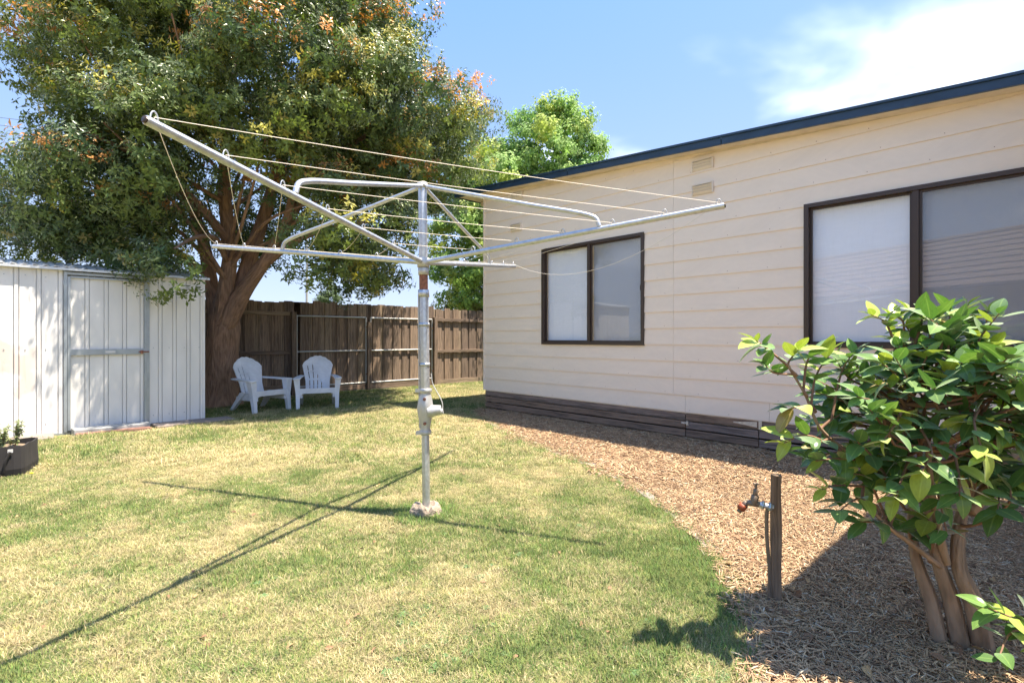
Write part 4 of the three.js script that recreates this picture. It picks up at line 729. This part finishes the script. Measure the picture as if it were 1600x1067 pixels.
// ---------------------------------------------------------------- grass, weeds, mulch chips, litter
const inView = (x, z, m = 0.7) => -z > 0.9 && Math.abs(x) < -z * 1.0 + m;
const shedX = (x, z) => { const dx = x + 4.65, dz = z + 7.83; return [dx * 0.71 - dz * 0.70, dx * 0.70 + dz * 0.71]; };
const fenceZ = (x, z) => (x + 4.74) * 0.686 + (z + 11) * 0.727;                                // >0 on the yard side
const onLawn = (x, z) => { if (inBed(x, z) || fenceZ(x, z) < 0.08) return false; const [sx, sz] = shedX(x, z); if (sx < 0.33 && sz < 0.42 && sz > -0.1) return false; if (sx < 0.1 && sz < 0.33) return false; const h = V(x, 0, z).sub(HC); return !(h.dot(U) > -0.02 && h.dot(N) < 0.02); };
{
  const bladeGeo = (n, hgt, lean, wid) => {
    const pos = [], nor = [];
    for (let i = 0; i < n; i++) {
      const a = rr(0, 6.28), x = rr(-0.02, 0.02), z = rr(-0.02, 0.02), h = hgt * rr(0.5, 1.1), l = lean * rr(0.3, 1.3), w = wid * rr(0.7, 1.2), ca = Math.cos(a), sa = Math.sin(a);
      const P = (s, k) => [x + ca * l * s * s - sa * k * w * (1 - s * 0.85), h * (s - 0.25 * s * s * l / hgt * 0.5), z + sa * l * s * s + ca * k * w * (1 - s * 0.85)];
      const A = P(0, -1), B = P(0, 1), C = P(0.55, 1), Dd = P(0.55, -1), E = P(1, 0);
      pos.push(...A, ...B, ...C, ...A, ...C, ...Dd, ...Dd, ...C, ...E);
      for (let k = 0; k < 9; k++) nor.push(ca * 0.2, 1, sa * 0.2);
    }
    const g = new THREE.BufferGeometry(); g.setAttribute('position', new THREE.Float32BufferAttribute(pos, 3)); g.computeVertexNormals(); return g;
  };
  const up = V(0, 1, 0), spin = () => new THREE.Quaternion().setFromAxisAngle(up, rr(0, 6.3));
  const tuftKinds = [bladeGeo(7, 0.032, 0.03, 0.0019), bladeGeo(7, 0.02, 0.05, 0.0018), bladeGeo(6, 0.048, 0.028, 0.0021)];
  const tint = (k0) => {
    const k = clamp(k0 + rr(-0.42, 0.42), 0, 1), b = rr(0.55, 1.3), t = rnd();
    return k > 0.5 ? [lerp(0.34, 0.68, t) * b, lerp(0.295, 0.57, t) * b, lerp(0.12, 0.33, t) * b] : [lerp(0.13, 0.31, k * 2) * b, lerp(0.225, 0.315, k * 2) * b, lerp(0.045, 0.095, k * 2) * b];
  };
  const patch = (level, tufts, R, sc) => {               // a round patch of tufts, each with its own tint
    const pos = [], nor = [], colr = [];
    for (let i = 0; i < tufts; i++) {
      const a = rr(0, 6.28), r = R * Math.sqrt(rnd()), k = level < 0.3 && rnd() < 0.35 ? 2 : rnd() < 0.5 ? 0 : 1, g = tuftKinds[k].clone(), c = tint(level);
      g.applyMatrix4(new THREE.Matrix4().compose(V(Math.cos(a) * r, 0, Math.sin(a) * r), spin(), V(1, 1, 1).multiplyScalar(sc * rr(0.7, 1.25))));
      pos.push(...g.attributes.position.array); nor.push(...g.attributes.normal.array); for (let j = 0; j < g.attributes.position.count; j++) { const d = rr(0.7, 1.25); colr.push(c[0] * d, c[1] * d, c[2] * d); }
    }
    const g = new THREE.BufferGeometry(); g.setAttribute('position', new THREE.Float32BufferAttribute(pos, 3)); g.setAttribute('normal', new THREE.Float32BufferAttribute(nor, 3)); g.setAttribute('color', new THREE.Float32BufferAttribute(colr, 3)); return g;
  };
  const levels = [0.08, 0.24, 0.4, 0.55, 0.7, 0.88];
  const bladeMat = phy({ color: 0xffffff, vertexColors: true, roughness: 1, transmission: 0.3, thickness: 0 });
  const near = levels.map((l) => [patch(l, 190, 0.115, 0.95), patch(l, 190, 0.115, 0.95)]), far = levels.map((l) => [patch(l, 170, 0.21, 1.5)]);
  const nearL = levels.map(() => [[], []]), farL = levels.map(() => [[]]);
  const put = (x, z, lists) => { const k = dry(x, z) + rr(-0.1, 0.1); let b = 0; levels.forEach((l, i) => { if (Math.abs(l - k) < Math.abs(levels[b] - k)) b = i; }); const w = rr(0.85, 1.12); pick(lists[b]).push([V(x, 0, z), spin(), rr(0.9, 1.12), col(w, w, w)]); };
  for (const [d0, d1, step, lists] of [[0.9, 5.2, 0.125, nearL], [5.2, 16, 0.235, farL]])
    for (let z = -d0; z > -d1; z -= step * 0.87) for (let x = -(d1 + 0.7); x < 4; x += step) { const X = x + rr(-0.4, 0.4) * step, Z = z + rr(-0.4, 0.4) * step; if (inView(X, Z) && onLawn(X, Z)) put(X, Z, lists); }
  let gi = 0;
  for (const [geos, lists, where] of [[near, nearL, 'near part of the lawn'], [far, farL, 'lawn towards shed and fence']]) geos.forEach((gs, i) => gs.forEach((g, k) => {
    if (lists[i][k].length) tag(instanced(numbered('grass'), g, bladeMat, lists[i][k], scene), ['lush green', 'green', 'green and yellow', 'yellowing', 'mostly straw coloured', 'dry straw coloured'][i] + ' grass patches in the ' + where, 'grass', null, 'stuff');
  }));
  const edgeGrass = [];
  for (let i = 0; i < 3600; i++) { const p = edgeCurve.getPointAt(rnd()), x = p.x + rr(-0.16, 0.04), z = p.z + rr(-0.1, 0.06); if (inView(x, z) && !inBed(x - 0.02, z)) edgeGrass.push([V(x, 0, z), spin(), rr(0.8, 1.4), col(rr(0.16, 0.27), rr(0.27, 0.36), 0.08)]); }
  for (let i = 0; i < 500; i++) { const a = rr(0, 6.28), r = rr(0.1, 0.24); edgeGrass.push([V(-0.6 + Math.cos(a) * r, 0, -3.645 + Math.sin(a) * r), spin(), rr(0.9, 1.7), col(rr(0.15, 0.26), rr(0.25, 0.34), 0.075)]); }
  tag(instanced(numbered('grass'), tuftKinds[2], M.blade, edgeGrass, scene), 'longer green grass tufts along the edging and footing', 'grass', null, 'stuff');
  // broadleaf weeds
  const ros = merge([0, 1, 2, 3, 4, 5, 6].map((k) => { const g = leafGeo(0.05, 0.024, 0.25, 0.25, 4); g.rotateX(-0.35); g.rotateY(k * 0.9 + rr(-0.2, 0.2)); return g; }));
  const weeds = []; for (let i = 0; i < 700 && weeds.length < 300; i++) { const d = Math.pow(rnd(), 1.4) * 6 + 1.8, x = rr(-1, 0.6) * d, z = -d; if (onLawn(x, z) && nz(x * 1.3, z * 1.3, 8) > -0.05) { const b = rr(0.8, 1.2); weeds.push([V(x, 0.014, z), new THREE.Quaternion().setFromAxisAngle(up, rr(0, 6.3)), rr(0.3, 0.6), col(0.1 * b, 0.19 * b, 0.06 * b)]); } }
  tag(instanced(numbered('lawn_weeds'), ros, M.blade, weeds, scene), 'small flat broadleaf weeds scattered over the lawn', 'weeds', null, 'stuff');
}
{
  const chip = (l, w, t) => { const g = new THREE.BoxGeometry(l, t, w, 2, 1, 1), p = g.attributes.position; for (let i = 0; i < p.count; i++) if (Math.abs(p.getX(i)) < 0.001) p.setY(i, p.getY(i) + l * 0.05); else p.setZ(i, p.getZ(i) * 0.6); g.computeVertexNormals(); return g; };
  const kinds = [chip(0.05, 0.0055, 0.002), chip(0.032, 0.008, 0.003), chip(0.075, 0.0045, 0.002)];
  const tint = () => { const b = rr(0.65, 1.2), t = rnd(); return (t < 0.53 ? [0.45, 0.32, 0.19] : t < 0.84 ? [0.39, 0.255, 0.15] : t < 0.94 ? [0.23, 0.14, 0.085] : [0.52, 0.45, 0.34]).map((v) => v * b); };
  const patch = (n, R, sc) => {
    const pos = [], nor = [], colr = [];
    for (let i = 0; i < n; i++) {
      const a = rr(0, 6.28), r = R * Math.sqrt(rnd()), g = pick(kinds).toNonIndexed(), c = tint();
      g.applyMatrix4(new THREE.Matrix4().compose(V(Math.cos(a) * r, 0.01 + Math.pow(rnd(), 1.6) * 0.028, Math.sin(a) * r), new THREE.Quaternion().setFromEuler(new THREE.Euler(rr(-0.5, 0.5), rr(0, 6.3), rr(-0.3, 0.3))), V(1, 1, 1).multiplyScalar(sc * rr(0.6, 1.25))));
      pos.push(...g.attributes.position.array); nor.push(...g.attributes.normal.array); for (let j = 0; j < g.attributes.position.count; j++) colr.push(...c);
    }
    const g = new THREE.BufferGeometry(); g.setAttribute('position', new THREE.Float32BufferAttribute(pos, 3)); g.setAttribute('normal', new THREE.Float32BufferAttribute(nor, 3)); g.setAttribute('color', new THREE.Float32BufferAttribute(colr, 3)); return g;
  };
  const chipMat = std({ color: 0xffffff, vertexColors: true, roughness: 0.95 });
  const nearG = [0, 1, 2, 3].map(() => patch(420, 0.12, 0.78)), farG = [patch(420, 0.22, 1.25), patch(420, 0.22, 1.25), patch(420, 0.22, 1.25)], lists = [...nearG, ...farG].map(() => []);
  for (const [d0, d1, step, first, n] of [[0.9, 4.4, 0.13, 0, 4], [4.4, 10, 0.23, 4, 3]])
    for (let z = -d0; z > -d1; z -= step * 0.87) for (let x = -1; x < d1 + 0.7; x += step) { const X = x + rr(-0.4, 0.4) * step, Z = z + rr(-0.4, 0.4) * step; if (inView(X, Z) && inBed(X, Z)) { const w = rr(0.88, 1.1); lists[first + Math.floor(rnd() * n)].push([V(X, 0, Z), new THREE.Quaternion().setFromAxisAngle(V(0, 1, 0), rr(0, 6.3)), rr(0.92, 1.12), col(w, w, w)]); } }
  [...nearG, ...farG].forEach((g, k) => { if (lists[k].length) tag(instanced(numbered('mulch_chips'), g, chipMat, lists[k], scene), k < 4 ? 'loose wood slivers covering the mulch around tap and camellia' : 'loose wood slivers covering the mulch along the house wall', 'mulch', null, 'stuff'); });
  const dead = leafGeo(0.07, 0.035, 0.5, 0.35, 4), litter = [], q = () => new THREE.Quaternion().setFromEuler(new THREE.Euler(rr(-0.5, 0.5), rr(0, 6.3), rr(-0.6, 0.6)));
  const brown = () => { const b = rr(0.7, 1.3); return rnd() < 0.7 ? col(0.2 * b, 0.115 * b, 0.065 * b) : col(0.38 * b, 0.25 * b, 0.12 * b); };
  for (let i = 0; i < 26; i++) { const p = edgeCurve.getPointAt(rr(0.55, 0.85)); litter.push([V(p.x + rr(-0.05, 0.25), 0.035, p.z + rr(-0.1, 0.1)), q(), rr(0.6, 1.1), brown()]); }
  for (let i = 0; i < 22; i++) { const p = groundAt(rr(1230, 1600), rr(900, 1060)); litter.push([p.setY(0.045), q(), rr(0.6, 1.1), brown()]); }
  for (let i = 0; i < 10; i++) { const p = groundAt(rr(1495, 1560), rr(1000, 1040)); litter.push([p.setY(0.045), q(), rr(0.8, 1.3), brown()]); }
  for (let i = 0; i < 900; i++) { const a = rr(0, 6.28), r = Math.sqrt(rnd()) * 3.4, x = -5 + Math.cos(a) * r, z = -9 + Math.sin(a) * r * 0.8; if (onLawn(x, z)) litter.push([V(x, 0.025, z), q(), rr(0.4, 0.8), brown()]); }
  for (let i = 0; i < 260; i++) { const d = rr(2, 8), x = rr(-0.95, 0.2) * d, z = -d; if (onLawn(x, z)) litter.push([V(x, 0.025, z), q(), rr(0.25, 0.55), brown()]); }
  tag(instanced(numbered('fallen_leaves'), dead, std({ color: 0xffffff, roughness: 0.9, side: THREE.DoubleSide }), litter, scene), 'dry brown fallen leaves on lawn and mulch', 'leaves', null, 'stuff');
}
scene.traverse((o) => { if (o.isMesh) { o.castShadow = true; o.receiveShadow = true; } });
renderer.render(scene, camera);
